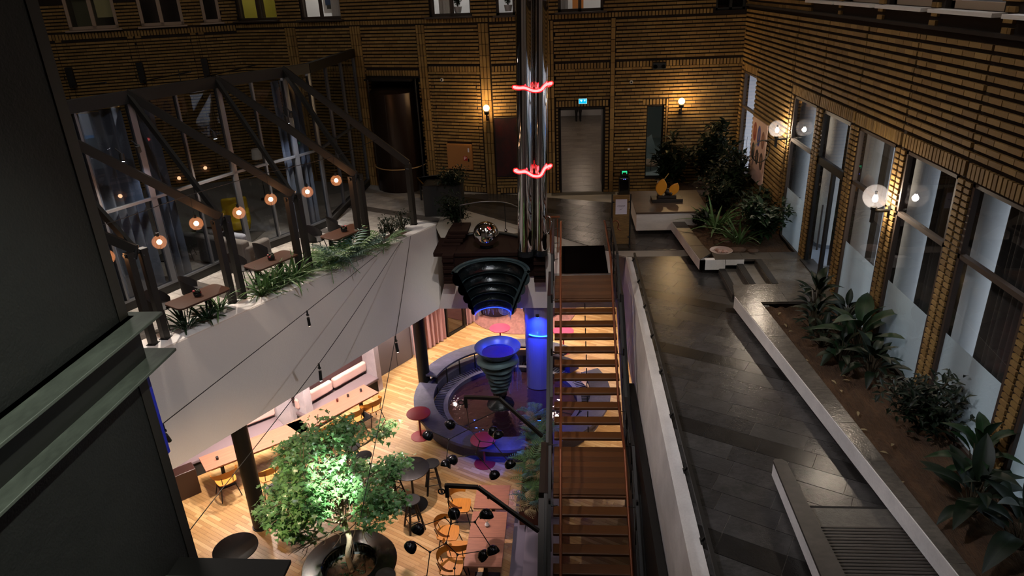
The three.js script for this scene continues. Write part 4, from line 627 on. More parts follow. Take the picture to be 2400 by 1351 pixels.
// ================================================================ rooms behind the right wall
{
  const B = (n, g, m, l) => { struct(n, g, m).userData.label = l; };
  B('room_floor', box(8.2, .1, 24, 9.65, .16, -14), M.roomFloor, 'blue grey floor of the room behind the tall windows');
  B('room_ceiling', box(8.2, .1, 24, 9.65, 4.3, -14), M.roomWhite, 'white ceiling of the room behind the tall windows');
  B('room_wall', [box(.1, 4.2, 24, 13.7, 2.2, -14), box(8.2, 4.2, .1, 9.65, 2.2, -24), box(8.2, 4.2, .1, 9.65, 2.2, -2.5)], M.roomWhite, 'white walls of the room behind the tall windows');
  for (const [z, s] of [[-21, 'far'], [-16.5, 'second'], [-12, 'third'], [-7.5, 'near']]) lamp(1.2, 1.2, [10, 4.22, z], [0, -1, 0], 0xdfe6f2, POWER.room, 1.4, s + ' unseen square ceiling lamp lighting the room behind the tall windows');  // lamps out of view, placed to brighten the room seen through the windows
  [[-12.55, 'middle'], [-10.6, 'second nearest'], [-14.55, 'third'], [-16.7, 'fourth'], [-8.6, 'nearest'], [-18.9, 'farthest']].forEach(([z, s]) => { const t = thing('column', s + ' round white column behind the tall windows', 'column', [6.35, .2, z]); part('shaft', cyl(.3, 4.1, 0, 2.05, 0, 32), M.columnGrey, t); part('skirting', cyl(.312, .1, 0, .05, 0, 32), M.roomFloor, t); });
  [[-11.45, -10.8, 'behind the second tall window from the viewpoint'], [-9.5, -8.7, 'behind the nearest tall window'], [-13.6, -13.2, 'behind the tall window right of the glass door'], [-15.35, -15.0, 'behind the glass door'], [-17.2, -16.85, 'behind the tall window left of the glass door']].forEach(([a, b, s], i) => curtain(V(5.98, 0, a), V(5.98, 0, b), .22, 4.25, M.curtainDark, 'dark pleated curtain ' + s, .05, .15, 40 + i));
  const pp = thing('games_table', 'blue games table with a net in the right room', 'table', [9.6, .2, -15.8], .5); part('table_top', rbox(1.5, .04, 2.7, .01, 0, .76, 0), std(0x4a78a8, .5), pp); part('net', box(1.6, .15, .01, 0, .86, 0), M.steelDark, pp); for (const x of [-.5, .5]) for (const z of [-1, 1]) part('leg', bar(V(x, 0, z), V(x, .74, z), .05, .05), M.steelDark, pp);
  const rs = thing('side_table', 'red side table on thin legs behind the near window', 'table', [7.4, .2, -12.05]); part('table_top', lathe([[0, .44], [.26, .44], [.27, .45], [.26, .47], [0, .47]], 32), M.red, rs); for (let i = 0; i < 3; i++) { const a = i * 2.09 + .4; part('leg', rod(V(Math.cos(a) * .24, 0, Math.sin(a) * .24), V(Math.cos(a) * .1, .45, Math.sin(a) * .1), .012, 6), M.steelDark, rs); }
  const sh = thing('bench', 'low pink bench steps behind the tall window with the globe lamp', 'bench', [9.2, .2, -20]); for (let i = 0; i < 3; i++) part('step', rbox(1.6 - i * .3, .4, 1.4 - i * .35, .01, i * .1, .2 + i * .4, -i * .15), std(0xb56a66, .8), sh);
  const st = thing('bench', 'red padded bench in the bright room behind the glass door', 'bench', [7.7, .2, -19.2]); part('seat', rbox(.7, .45, 2.0, .04, 0, .225, 0), std(0xa3423f, .8), st); part('backrest', rbox(.15, .9, 2.0, .04, .4, .45, 0), std(0xb56a66, .8), st);
  const pl = thing('pendant_lamp', 'grey dome pendant lamp in the room behind the glass door', 'lamp', [8.6, 2.45, -20.6]); part('shade', lathe([[.22, 0], [.2, .1], [.14, .3], [.04, .34], [0, .34]], 32), std(0xc9cabd, .7), pl); part('cord', rod(V(0, .34, 0), V(0, 1.75, 0), .006, 5), M.black, pl);
  // lounge behind the slit window
  B('lounge_shell', [box(2.4, .1, 8, 3.8, -.05, -27.1), box(2.4, .1, 8, 3.8, 3.2, -27.1), box(.1, 3.2, 8, 2.5, 1.6, -27.1), box(.1, 3.2, 8, 5, 1.6, -27.1), box(2.4, 3.2, .1, 3.8, 1.6, -31.1)], std(0xaeb4b0, .8), 'pale lounge behind the slit window');
  lamp(.5, .5, [3.6, 3.12, -26], [0, -1, 0], 0xe8f0ea, 10, 1.2, 'unseen ceiling lamp lighting the lounge behind the slit window');  // lamp out of view, lights what shows through the slit
  const lc = thing('lounge_chair', 'grey wire legged lounge chair behind the slit window', 'chair', [3.1, 0, -25.6], .6); part('seat', grid(10, 8, (u, v) => V((u - .5) * .7, .38 + .1 * (u - .5) ** 2 * 4 + (v > .5 ? (v - .5) * 1.3 : 0), .3 - v * .75)), std(0x6d7472, .7), lc); for (const x of [-.25, .25]) for (const z of [-.25, .25]) part('leg', rod(V(x, 0, z), V(x * .5, .38, z * .5), .01, 6), M.black, lc);
  solo('lounge_rug', cyl(.6, .02, 3.2, .012, -26.4, 40), std(0xb39076, 1), 'round tan rug under the chair behind the slit window', 'rug');
}
// ================================================================ things on the back wall
function sconce(p, lab) { const t = thing('wall_sconce', lab, 'lamp', p); part('bulb', ball(.1, 0, 0, 0, 20, 14), glow(0xffcf80, 9), t, 'glowing round bulb'); part('collar', lathe([[.0, -.2], [.07, -.2], [.085, -.12], [.06, -.09], [0, -.09]], 24), M.steelDark, t); part('arm', poly([V(0, -.19, 0), V(0, -.32, 0), V(0, -.34, -.14)], .022, 8), M.steelDark, t); part('wall_plate', rbox(.09, .16, .03, .01, 0, -.34, -.155), M.steelDark, t); const L = new THREE.PointLight(0xffd49a, POWER.sconce); L.position.set(...p); L.shadow.radius = 4; scene.add(L); }
sconce([-2.5, 2.86, -22.4], 'glowing wall sconce above the dark painting'); sconce([3.57, 2.88, -22.42], 'glowing wall sconce right of the slit window');
{ // emergency exit sign
  const t = thing('exit_sign', 'small lit blue exit sign above the doorway', 'sign', [.535, 2.96, -22.52]); const c = document.createElement('canvas'); c.width = 128; c.height = 80; const x = c.getContext('2d'); x.fillStyle = '#08b6ea'; x.fillRect(0, 0, 128, 80); x.fillStyle = '#c8fbff'; x.fillRect(0, 0, 128, 6); x.fillRect(0, 0, 5, 80); x.fillRect(123, 0, 5, 80); x.fillRect(0, 76, 128, 4);
  x.beginPath(); x.moveTo(20, 16); x.lineTo(60, 16); x.lineTo(54, 34); x.lineTo(46, 44); x.lineTo(44, 56); x.lineTo(36, 42); x.lineTo(26, 34); x.fill(); x.beginPath(); x.moveTo(78, 16); x.lineTo(108, 16); x.lineTo(102, 34); x.lineTo(94, 50); x.lineTo(86, 34); x.fill();
  const tx = new THREE.CanvasTexture(c); tx.colorSpace = THREE.SRGBColorSpace; part('housing', rbox(.28, .17, .06, .01, 0, 0, -.035), M.steelDark, t); part('sign_face', new THREE.PlaneGeometry(.26, .155).translate(0, 0, .001), new THREE.MeshStandardMaterial({ color: 0x000000, emissive: 0xffffff, emissiveMap: tx, emissiveIntensity: 1.1 }), t); part('bracket', box(.2, .02, .06, 0, .09, -.07), M.steelDark, t);
}
{ // hose cabinet with its pictogram
  const W = Wl, t = thing('hose_cabinet', 'ochre fire hose cabinet with a red sign on the brick wall', 'cabinet', [0, 0, 0]), P = (w, h, d, u, v, n) => new THREE.BoxGeometry(w, h, d).applyMatrix4(W.m(u, v, n));
  const om = std(0x9a6a38, .55); part('body', P(.9, .84, .14, 8.51, 1.205, .04), om, t); part('door', P(.86, .8, .02, 8.51, 1.205, .12), om, t); const dr = t.children[1]; part('lock', P(.035, .1, .03, 8.86, 1.12, .14), M.steelDark, dr); part('label_plate', P(.05, .13, .006, 8.87, 1.45, .133), M.paper, dr);
  const c = document.createElement('canvas'); c.width = c.height = 128; const x = c.getContext('2d'); x.fillStyle = '#9b1020'; x.fillRect(0, 0, 128, 128); x.fillStyle = '#f1d9d9'; x.fillRect(18, 16, 52, 66); x.fillRect(18, 82, 22, 22); x.beginPath(); x.arc(98, 44, 13, 0, 7); x.fill(); x.fillStyle = '#9b1020'; x.beginPath(); x.arc(44, 46, 16, 0, 7); x.fill(); x.fillStyle = '#f1d9d9'; x.beginPath(); x.arc(44, 46, 9, 0, 7); x.fill();
  const tx = new THREE.CanvasTexture(c); tx.colorSpace = THREE.SRGBColorSpace; const m = new THREE.PlaneGeometry(.145, .145).applyMatrix4(W.m(8.74, 1.17, .134)); part('sign_plate', m, std(0xffffff, .5, 0, { map: tx }), dr, 'red fire hose sign');
}
{ const t = thing('painting', 'large dark red painting beside the chrome pipes', 'painting', [-1.9, 1.56, -22.56]); part('frame', rbox(.8, 1.94, .06, .01, 0, 0, 0), M.black, t); const c = document.createElement('canvas'); c.width = 128; c.height = 256; const x = c.getContext('2d'), R = rng(8); x.fillStyle = '#1a0c0f'; x.fillRect(0, 0, 128, 256); for (let i = 0; i < 160; i++) { x.fillStyle = `rgba(${30 + R() * 60 | 0},${8 + R() * 14 | 0},${10 + R() * 16 | 0},.18)`; x.beginPath(); x.arc(R() * 128, R() * 256, 6 + R() * 26, 0, 7); x.fill(); } const tx = new THREE.CanvasTexture(c); tx.colorSpace = THREE.SRGBColorSpace; part('canvas', new THREE.PlaneGeometry(.74, 1.88).translate(0, 0, .032), std(0xffffff, .5, 0, { map: tx }), t); }
{ const t = thing('floodlight', 'black twin floodlight box high on the back wall', 'lamp', [2.84, 3.96, -22.45]); part('body', rbox(.4, .2, .2, .02, 0, 0, 0), M.black, t); for (const s of [-1, 1]) part('lens', cyl(.06, .03, 0, 0, 0, 20).rotateX(Math.PI / 2).translate(s * .12, -.02, .11), M.glassDark, t); part('bracket', box(.1, .06, .12, 0, 0, -.13), M.steelDark, t); }
for (const [W, u, v, lab] of [[Wl, 8.05, 3.68, 'small round white alarm above the hose cabinet'], [Wb, 4.33, 3.48, 'small round white alarm above the slit window']]) { const t = thing('alarm', lab, 'alarm', [0, 0, 0]); const m = W.m(u, v, .06); part('body', new THREE.CylinderGeometry(.05, .055, .05, 20).rotateX(Math.PI / 2).applyMatrix4(m), M.white, t); part('grille', new THREE.CylinderGeometry(.028, .028, .054, 16).rotateX(Math.PI / 2).applyMatrix4(m), M.steelDark, t); }
{ const t = thing('wall_socket', 'small white switch above the black robot kiosk', 'switch', [2.0, 1.4, -22.56]); part('plate', rbox(.07, .07, .02, .005), M.white, t); part('rocker', rbox(.04, .04, .012, .003, 0, 0, .012), M.paper, t); part('cable', rod(V(0, -.04, 0), V(-.05, -.9, .02), .004, 5), M.black, t); }
{ const t = thing('robot_kiosk', 'black robot kiosk with a green lit face and two blue lights', 'robot', [1.84, 0, -22.1]); part('body', rbox(.36, .62, .3, .07, 0, .33, 0), M.blackGloss, t); part('head', rbox(.27, .24, .2, .05, 0, .74, -.03), M.blackGloss, t); part('screen', [box(.02, .1, .006, -.07, .78, .075, .0), box(.02, .1, .006, .07, .78, .075), box(.12, .05, .006, 0, .805, .075)], glow(0x2fd890, .9), t, 'green lit screen'); for (const s of [-1, 1]) part('indicator_light', ball(.012, s * .025, .58, .15, 8, 6), glow(0x5a6aff, 4), t); part('base', rbox(.4, .06, .36, .02, 0, .03, 0), M.black, t); }
{ const t = thing('poster', 'tall pale poster of colourful faces on the right wall', 'poster', [5.33, 1.85, -19.85]); const c = document.createElement('canvas'); c.width = 256; c.height = 320; const x = c.getContext('2d'); x.fillStyle = '#d9b8ae'; x.fillRect(0, 0, 256, 320); for (const [a, b, w, h, k] of [[25, 20, 60, 100, '#8e2a1c'], [105, 24, 55, 110, '#2a3a9a'], [180, 40, 55, 90, '#8a5a50'], [20, 130, 60, 90, '#3a3330'], [100, 150, 60, 80, '#2c2a30'], [178, 150, 60, 90, '#4a3a38']]) { x.fillStyle = k; x.beginPath(); x.ellipse(a + w / 2, b + h / 2, w / 2, h / 2, 0, 0, 7); x.fill(); x.fillStyle = 'rgba(210,160,120,.5)'; x.beginPath(); x.ellipse(a + w / 2, b + h * .45, w * .22, h * .24, 0, 0, 7); x.fill(); }
  const tx = new THREE.CanvasTexture(c); tx.colorSpace = THREE.SRGBColorSpace; part('panel', rbox(.03, 1.7, 1.5, .004), std(0xb79a8c, .6), t); part('print', new THREE.PlaneGeometry(1.48, 1.68).rotateY(-Math.PI / 2).translate(-.017, 0, 0), std(0xffffff, .6, 0, { map: tx }), t); }
{ const t = thing('wire_sculpture', 'looping wire sculpture hanging in front of the poster', 'sculpture', [5.0, 2.2, -18.3]); part('ring', new THREE.TorusGeometry(.28, .014, 8, 40).rotateY(.5), M.steelDark, t); part('wire', tube([V(0, -.2, -.3), V(-.2, -.3, -.9), V(-.1, -.1, -1.6), V(.1, -.3, -2.4), V(.3, .1, -3.0)], .007, 40, 5), M.alu, t); part('wire', tube([V(0, -.1, -.2), V(-.1, -.4, -.7), V(0, -.35, -1.5), V(.2, -.1, -2.3)], .006, 40, 5), M.alu, t); part('bracket', rod(V(0.02, .28, 0), V(.38, .3, 0), .012, 6), M.steelDark, t); }
// globe lamps of the right wall
for (const [z, lab] of [[-17.5, 'clear globe wall lamp left of the glass door'], [-11.63, 'clear globe wall lamp on the pier in the middle of the tall windows']]) { const t = thing('globe_lamp', lab, 'lamp', [5.11, 2.93, z]); part('globe', ball(.2, 0, 0, 0, 40, 28), M.globe, t, 'clear glass globe'); part('bulb', lathe([[0, -.1], [.03, -.09], [.045, -.05], [.04, -.01], [.02, .03], [0, .03]], 20), glow(0xfff4e4, 26), t, 'bright bulb'); part('bulb_cap', cyl(.02, .06, 0, .06, 0, 16), M.alu, t.children[1]); part('neck', cyl(.05, .05, 0, -.205, 0, 20), M.steelDark, t); part('arm', poly([V(0, -.23, 0), V(0.02, -.25, 0), V(.27, -.25, 0)], .03, 8), M.steelDark, t); part('wall_plate', rbox(.03, .2, .1, .008, .265, -.27, 0), M.steelDark, t); part('drop', bar(V(0, -.24, 0), V(0, -.45, 0), .05, .05), M.steelDark, t); const L = new THREE.PointLight(0xffead0, POWER.globe); L.position.set(5.11, 2.89, z); L.shadow.radius = 2.5; scene.add(L); }
// string of globe bulbs between the trestles
[[-8.75, 1.95, -11.9], [-8.2, 1.93, -12.78], [-7.78, 2.06, -13.55], [-7.3, 1.98, -14.53], [-6.88, 2.04, -15.35], [-6.36, 1.93, -16.34], [-5.9, 1.97, -17.23]].forEach(([x, y, z], i) => { const t = thing('globe_bulb', ['first', 'second', 'third', 'fourth', 'fifth', 'sixth', 'seventh'][i] + ' glowing amber globe from the near end of the terrace string', 'lamp', [x, y, z], 0, 'amber globes strung along the terrace'); part('globe', ball(.14, 0, 0, 0, 28, 20), M.globeAmber, t, 'clear amber glass globe'); part('bulb', ball(.05, 0, .0, 0, 14, 10), glow(0xffc898, 22), t, 'glowing bulb'); part('cap', cyl(.03, .07, 0, .16, 0, 14), M.steelDark, t); part('cord', rod(V(0, .19, 0), V(0, .62, 0), .006, 5), M.black, t); const L = new THREE.PointLight(0xffa866, POWER.bulb); L.position.set(x, y, z); L.shadow.radius = 1.5; scene.add(L); });
solo('string_cable', tube([V(-9.3, 2.65, -10.9), V(-8.75, 2.57, -11.9), V(-7.78, 2.68, -13.55), V(-6.88, 2.66, -15.35), V(-5.9, 2.59, -17.23), V(-5.1, 2.7, -18.7)], .008, 60, 5), M.black, 'thin black cable carrying the terrace globes', 'cable');
// ================================================================ lower level: banquettes, tables, chairs
function alongWall(a, b) { const W = frame(a, b); return W; }
function banquette(x, z, ang, len, lab) { const t = thing('banquette', lab, 'bench', [x, -4.31, z], ang); part('plinth', rbox(len, .38, .5, .01, 0, .19, .05), M.toe, t); part('seat', rbox(len, .1, .58, .03, 0, .43, .05), M.seatGrey, t, 'grey seat pad'); const n = Math.max(1, Math.round(len / 1.6)); for (let i = 0; i < n; i++) part('back_cushion', rbox(len / n - .03, .32, .16, .07, (i + .5) * len / n - len / 2, .72, -.18, 0, 4), M.pinkCushion, t, 'pale pink back roll'); part('back_board', rbox(len, .5, .04, .01, 0, .98, -.29), std(0x3a2426, .7), t); return t; }
{ const [x, z] = lw(6.55, .36); banquette(x, z, 1.004, 2.5, 'pink backed banquette beside the grey door'); }
banquette(-8.7, -14.0, .747, 3.0, 'pink backed banquette at the dark round column');
struct('pier', [bar(V(-7.25, -3.5, -15.55), V(-6.85, -3.5, -15.3), .22, 1.62)], lowWall).userData.label = 'white pier between the two banquettes';
struct('pier', [bar(V(-5.95, -3.2, -17.55), V(-5.45, -3.2, -17.2), .16, 2.2)], lowWall).userData.label = 'white pier at the end of the banquette beside the grey door';
function longTable(x, z, ang, len, w, lab) { const t = thing('dining_table', lab, 'table', [x, -4.31, z], ang); part('table_top', rbox(len, .04, w, .008, 0, .73, 0), M.tableWood, t); for (const s of [-1, 1]) { part('leg', rbox(.08, .7, .08, .01, s * len * .34, .36, 0), M.black, t); part('foot_plate', rbox(.4, .02, .4, .01, s * len * .34, .01, 0), M.black, t); } part('apron', box(len * .9, .06, .04, 0, .68, w * .35), M.tableDark, t); return t; }
longTable(-6.13, -15.15, .913, 2.45, .66, 'long oak table in front of the banquette beside the grey door');
longTable(-7.58, -13.57, .7, 2.5, .66, 'long oak table by the dark round column');
solo('low_cabinet', rbox(1.3, .7, .35, .02, -9.25, -3.95, -12.35, .75), std(0x2c1712, .4), 'dark low cabinet at the left end of the oak table', 'cabinet');
function tumbler(p, lab, mat, h = .08, r = .033) { const t = thing('cup', lab, 'cup', p); part('body', lathe([[0, 0], [r * .9, 0], [r, h], [r * .86, h], [r * .78, .01], [0, .01]], 20), mat, t); part('content', cyl(r * .8, .004, 0, h * .6, 0, 16), M.paper, t); }
tumbler([-6.12, -3.56, -15.45], 'brown jar on the long table nearest the maple tree', std(0x5a1f12, .3)); tumbler([-5.9, -3.56, -15.68], 'grey menu holder cup in the middle of the long table', std(0x4a4444, .4)); tumbler([-5.62, -3.56, -15.95], 'grey cup near the far end of the long table', std(0x4a4444, .4)); tumbler([-8.25, -3.56, -12.95], 'dark cup on the oak table by the round column', M.steelDark);
// orange chairs
const chairKinds = {};
function orangeChair() {
  const t = thing('cafe_chair', 'x', 'chair');
  part('seat', (() => { const s = new THREE.Shape(); s.moveTo(-.2, .2); s.quadraticCurveTo(-.24, -.05, -.18, -.19); s.quadraticCurveTo(0, -.26, .18, -.19); s.quadraticCurveTo(.24, -.05, .2, .2); s.quadraticCurveTo(0, .26, -.2, .2); return new THREE.ExtrudeGeometry(s, { depth: .016, bevelEnabled: true, bevelSize: .006, bevelThickness: .004, bevelSegments: 2, curveSegments: 10 }).rotateX(-Math.PI / 2).translate(0, .445, 0); })(), M.chairOrange, t);
  part('backrest', (() => { const n = 28, g = grid(n, 5, (u, v) => { const a = lerp(-.28, Math.PI + .28, u), r = .27 + v * .02, k = Math.sin(Math.max(0, Math.min(Math.PI, a))); return V(Math.cos(a) * r, .6 + v * (.06 + .1 * k) + .02 * k, -.02 + Math.sin(a) * r * .92); }); const o = grid(n, 5, (u, v) => { const a = lerp(-.28, Math.PI + .28, u), r = .284 + v * .02, k = Math.sin(Math.max(0, Math.min(Math.PI, a))); return V(Math.cos(a) * r, .6 + v * (.06 + .1 * k) + .02 * k, -.02 + Math.sin(a) * r * .92); }); return mg([g, o]); })(), M.chairOrange, t);
  for (const [x, z] of [[-.2, -.2], [.2, -.2], [-.19, .17], [.19, .17]]) part('leg', rod(V(x * 1.2, 0, z * 1.25), V(x * .75, .445, z * .75), .011, 8), M.black, t);
  for (const x of [-.12, .12]) part('back_post', rod(V(x, .44, .17), V(x * 1.05, .66, .24), .009, 6), M.black, t); part('under_frame', [rod(V(-.15, .43, -.15), V(.15, .43, .13), .009, 6), rod(V(.15, .43, -.15), V(-.15, .43, .13), .009, 6)], M.black, t);
  return t; // the open front looks towards -z
}
function place(kind, make, list) { list.forEach(([x, y, z, a, lab, grp], i) => { if (!chairKinds[kind]) { chairKinds[kind] = make(); const c = chairKinds[kind]; c.position.set(x, y, z); c.rotation.y = a; c.userData.label = lab; if (grp) c.userData.group = grp; } else copyOf(chairKinds[kind], [x, y, z], a, lab, grp); }); }
const F = -4.3;
place('orange', orangeChair, [
  [-2.36, F, -11.83, -Math.PI / 2, 'orange cafe chair at the far square table near the purple light'], [-2.5, F, -11.0, -Math.PI / 2, 'orange cafe chair at the middle square table'], [-2.22, F, -10.55, 0, 'orange cafe chair with its rounded back to the viewer between square tables'], [-2.3, F, -10.1, -Math.PI / 2, 'orange cafe chair at the nearest square table'],
  [-5.25, F, -15.6, .85, 'orange cafe chair at the end of the long table casting a shadow'], [-5.62, F, -15.1, .85, 'orange cafe chair second from the end of the long table'], [-6.2, F, -14.4, .85, 'orange cafe chair at the long table behind the maple crown'], [-6.7, F, -13.5, .8, 'orange cafe chair half hidden behind the maple leaves'], [-7.0, F, -12.75, .75, 'orange cafe chair right of the dark round column'], [-7.95, F, -12.6, .72, 'orange cafe chair alone left of the dark round column']]);
// square tables on the right
for (const [z, lab] of [[-11.78, 'square oak table farthest along the planter row'], [-10.95, 'square oak table in the middle of the planter row'], [-10.2, 'square oak table nearest the viewer']]) { const t = thing('square_table', lab, 'table', [-1.64, F, z]); part('table_top', rbox(.72, .035, .74, .006, 0, .73, 0), M.tableWood, t); part('pedestal', box(.07, .7, .07, 0, .36, 0), M.black, t); part('foot_plate', rbox(.5, .025, .42, .06, 0, .013, 0), M.black, t); part('top_plate', box(.3, .02, .3, 0, .705, 0), M.black, t); }
tumbler([-1.72, F + .75, -11.72], 'small dark jar on the farthest square table', M.steelDark, .06); tumbler([-1.66, F + .75, -11.12], 'small dark jar on the middle square table', std(0x5a1f12, .3), .06); { const t = thing('flower_vase', 'small white vase with a sprig on the middle square table', 'vase', [-1.66, F + .75, -10.9]); part('body', lathe([[0, 0], [.035, 0], [.05, .03], [.03, .07], [.018, .09], [.012, .09], [.025, .06], [0, .02]], 20), M.white, t); for (let i = 0; i < 4; i++) part('sprig', rod(V(0, .08, 0), V(Math.cos(i * 1.7) * .06, .15, Math.sin(i * 1.7) * .06), .003, 5), M.fern, t); }
// red round tables
function roundTable(r, h, rb, m) { const t = thing('round_table', 'x', 'table'); part('table_top', lathe([[0, h - .03], [r - .01, h - .03], [r, h - .02], [r, h - .005], [r - .008, h], [0, h]], 48), m, t); part('pole', cyl(.026, h, 0, h / 2, 0, 16), m, t); part('foot_plate', lathe([[0, 0], [rb, 0], [rb, .01], [rb * .3, .02], [.03, .035], [0, .035]], 40), m, t); return t; }
place('redTable', () => roundTable(.31, .72, .26, M.red), [[-3.85, F, -14.96, 0, 'dark red round table left of the pool bench', 'red round tables'], [-2.06, F, -13.86, 0, 'dark red round table lit blue in front of the pool', 'red round tables']]);
place('pinkTable', () => roundTable(.33, .72, .26, M.pink), [[-2.16, F, -19.78, 0, 'bright pink round table behind the water bowl', 'red round tables'], [-.15, F, -19.54, 0, 'bright pink round table seen between the stair treads', 'red round tables']]);
place('barTable', () => roundTable(.42, 1.02, .3, std(0x0c0d0e, .45)), [[-3.5, F, -12.35, 0, 'black round bar table beside the maple crown', 'black bar tables'], [-6.4, F, -9.9, 0, 'black round bar table at the foot of the steel column', 'black bar tables']]);
place('stool', () => { const t = thing('bar_stool', 'x', 'stool'); part('seat', lathe([[0, .74], [.17, .74], [.19, .755], [.185, .775], [0, .78]], 32), M.black, t); for (let i = 0; i < 4; i++) { const a = i * Math.PI / 2 + .5; part('leg', bar(V(Math.cos(a) * .24, 0, Math.sin(a) * .24), V(Math.cos(a) * .09, .74, Math.sin(a) * .09), .035, .035), M.black, t); } for (const [y, r] of [[.25, .2], [.42, .165]]) part('footrest', [0, 1, 2, 3].map(i => { const a = i * Math.PI / 2 + .5, b = a + Math.PI / 2; return rod(V(Math.cos(a) * r, y, Math.sin(a) * r), V(Math.cos(b) * r, y, Math.sin(b) * r), .01, 6); }), M.black, t); return t; },
  [[-3.14, F, -12.85, 0, 'black bar stool behind the black bar table'], [-3.35, F, -11.62, .3, 'black bar stool in front of the black bar table'], [-5.15, F, -13.45, .6, 'black bar stool hidden behind the maple crown, left one'], [-4.78, F, -13.12, .1, 'black bar stool hidden behind the maple crown, right one'], [-3.42, F, -9.55, .2, 'black bar stool at the rim of the round tree planter'], [-3.95, F, -12.5, .9, 'black bar stool under the maple leaves beside the bar table']]);
{ const t = thing('pole_stand', 'black stand with a square base and a small round tray', 'stand', [-6.41, F, -11.84], .3); part('base', rbox(.44, .02, .44, .004, 0, .01, 0), std(0x2a2c33, .45), t); part('pole', cyl(.03, .82, 0, .42, 0, 16), M.black, t); part('tray', lathe([[0, .82], [.2, .82], [.21, .84], [.2, .85], [0, .845]], 32), M.black, t); }
// far end of the lower level
solo('rug', cyl(1.9, .015, -1.6, -4.29, -22.6, 64), M.rug, 'round rose rug at the far end of the lower level', 'rug');
for (const [x, z, lab] of [[-2.55, -22.6, 'dark purple round sofa on the left of the rose rug'], [-.95, -22.4, 'dark purple round sofa on the right of the rose rug'], [-1.7, -23.6, 'dark purple round sofa at the back of the rose rug']]) { const t = thing('sofa', lab, 'sofa', [x, -4.28, z]); part('seat', lathe([[0, 0], [.6, 0], [.64, .1], [.64, .36], [.58, .42], [0, .43]], 40), M.pouf, t); part('backrest', lathe([[.5, .4], [.64, .4], [.66, .7], [.58, .78], [.5, .7]], 40, Math.PI * .6, Math.PI), M.pouf, t); }
curtain(V(...lw(1.75, .12).flatMap((v, i) => i ? [0, v] : [v])), V(...lw(2.95, .12).flatMap((v, i) => i ? [0, v] : [v])), -4.28, -1.62, M.curtainPink, 'long pink curtain on the lower level beside the glass panel', .06, .19, 61);
curtain(V(...lw(.1, .1).flatMap((v, i) => i ? [0, v] : [v])), V(...lw(.7, .1).flatMap((v, i) => i ? [0, v] : [v])), -4.28, -1.62, M.curtainPink, 'short pink curtain at the far corner of the lower level', .06, .19, 62);
curtain(V(...lw(3.05, .12).flatMap((v, i) => i ? [0, v] : [v])), V(...lw(3.3, .12).flatMap((v, i) => i ? [0, v] : [v])), -4.28, -1.62, M.curtainPink, 'narrow pink curtain beside the grey panel door', .05, .15, 63);
{ const g = structGroup('window_' + (++windowUnit.n), 'dark framed glass panel between the pink curtains'); const a = lw(.78, .1), b = lw(1.68, .1), W = frame(b, a); const P = (w, h, u, v) => new THREE.BoxGeometry(w, h, .08).applyMatrix4(W.m(u, v, 0)); part('window_frame', [P(.06, 2.6, .03, -3.0), P(.06, 2.6, W.len - .03, -3.0), P(W.len, .08, W.len / 2, -4.26), P(W.len, .08, W.len / 2, -1.7)], M.steelDark, g); part('pane', new THREE.PlaneGeometry(W.len - .1, 2.5).applyMatrix4(W.m(W.len / 2, -3, .0)), phys(0x241310, .08, { clearcoat: .8 }), g); part('handle', rod(W.at(.2, -2.9, .06), W.at(.2, -2.4, .06), .015, 6), M.alu, g); }
{ const g = structGroup('door_3', 'grey panel door on the lower level'); const a = lw(3.35, .06), b = lw(5.05, .06), W = frame(b, a); part('door_panel', new THREE.BoxGeometry(W.len, 2.66, .06).applyMatrix4(W.m(W.len / 2, -2.97, 0)), M.doorGrey, g); part('hinge', [new THREE.BoxGeometry(.02, .12, .03).applyMatrix4(W.m(.02, -3.9, .04)), new THREE.BoxGeometry(.02, .12, .03).applyMatrix4(W.m(.02, -2.3, .04))], M.alu, g); part('seam', new THREE.BoxGeometry(.01, 2.6, .01).applyMatrix4(W.m(W.len * .62, -2.97, .032)), M.toe, g); }
// fern boxes and plinth below the stair
{ const g = structGroup('plinth', 'grey violet plinth wall beside the square tables'); part('body', prism([[-1.16, -6], [-1.16, -12.2], [-.9, -12.2], [-.9, -6]], -4.31, -3.9), std(0x5a5564, .7), g); part('body', prism([[-.9, -6], [-.9, -14.8], [-.2, -14.8], [-.2, -6]], -4.31, -3.75), std(0x6a6270, .7), g); }
{ const t = thing('fern_trough', 'long brown trough of ferns beside the staircase', 'planter', [-.78, -3.75, -12.95]); part('box', rbox(.5, .35, 3.6, .01, 0, .175, 0), std(0x6a3a26, .6), t); part('soil', box(.44, .02, 3.6, 0, .355, 0), M.soil, t).userData.kind = 'stuff'; }
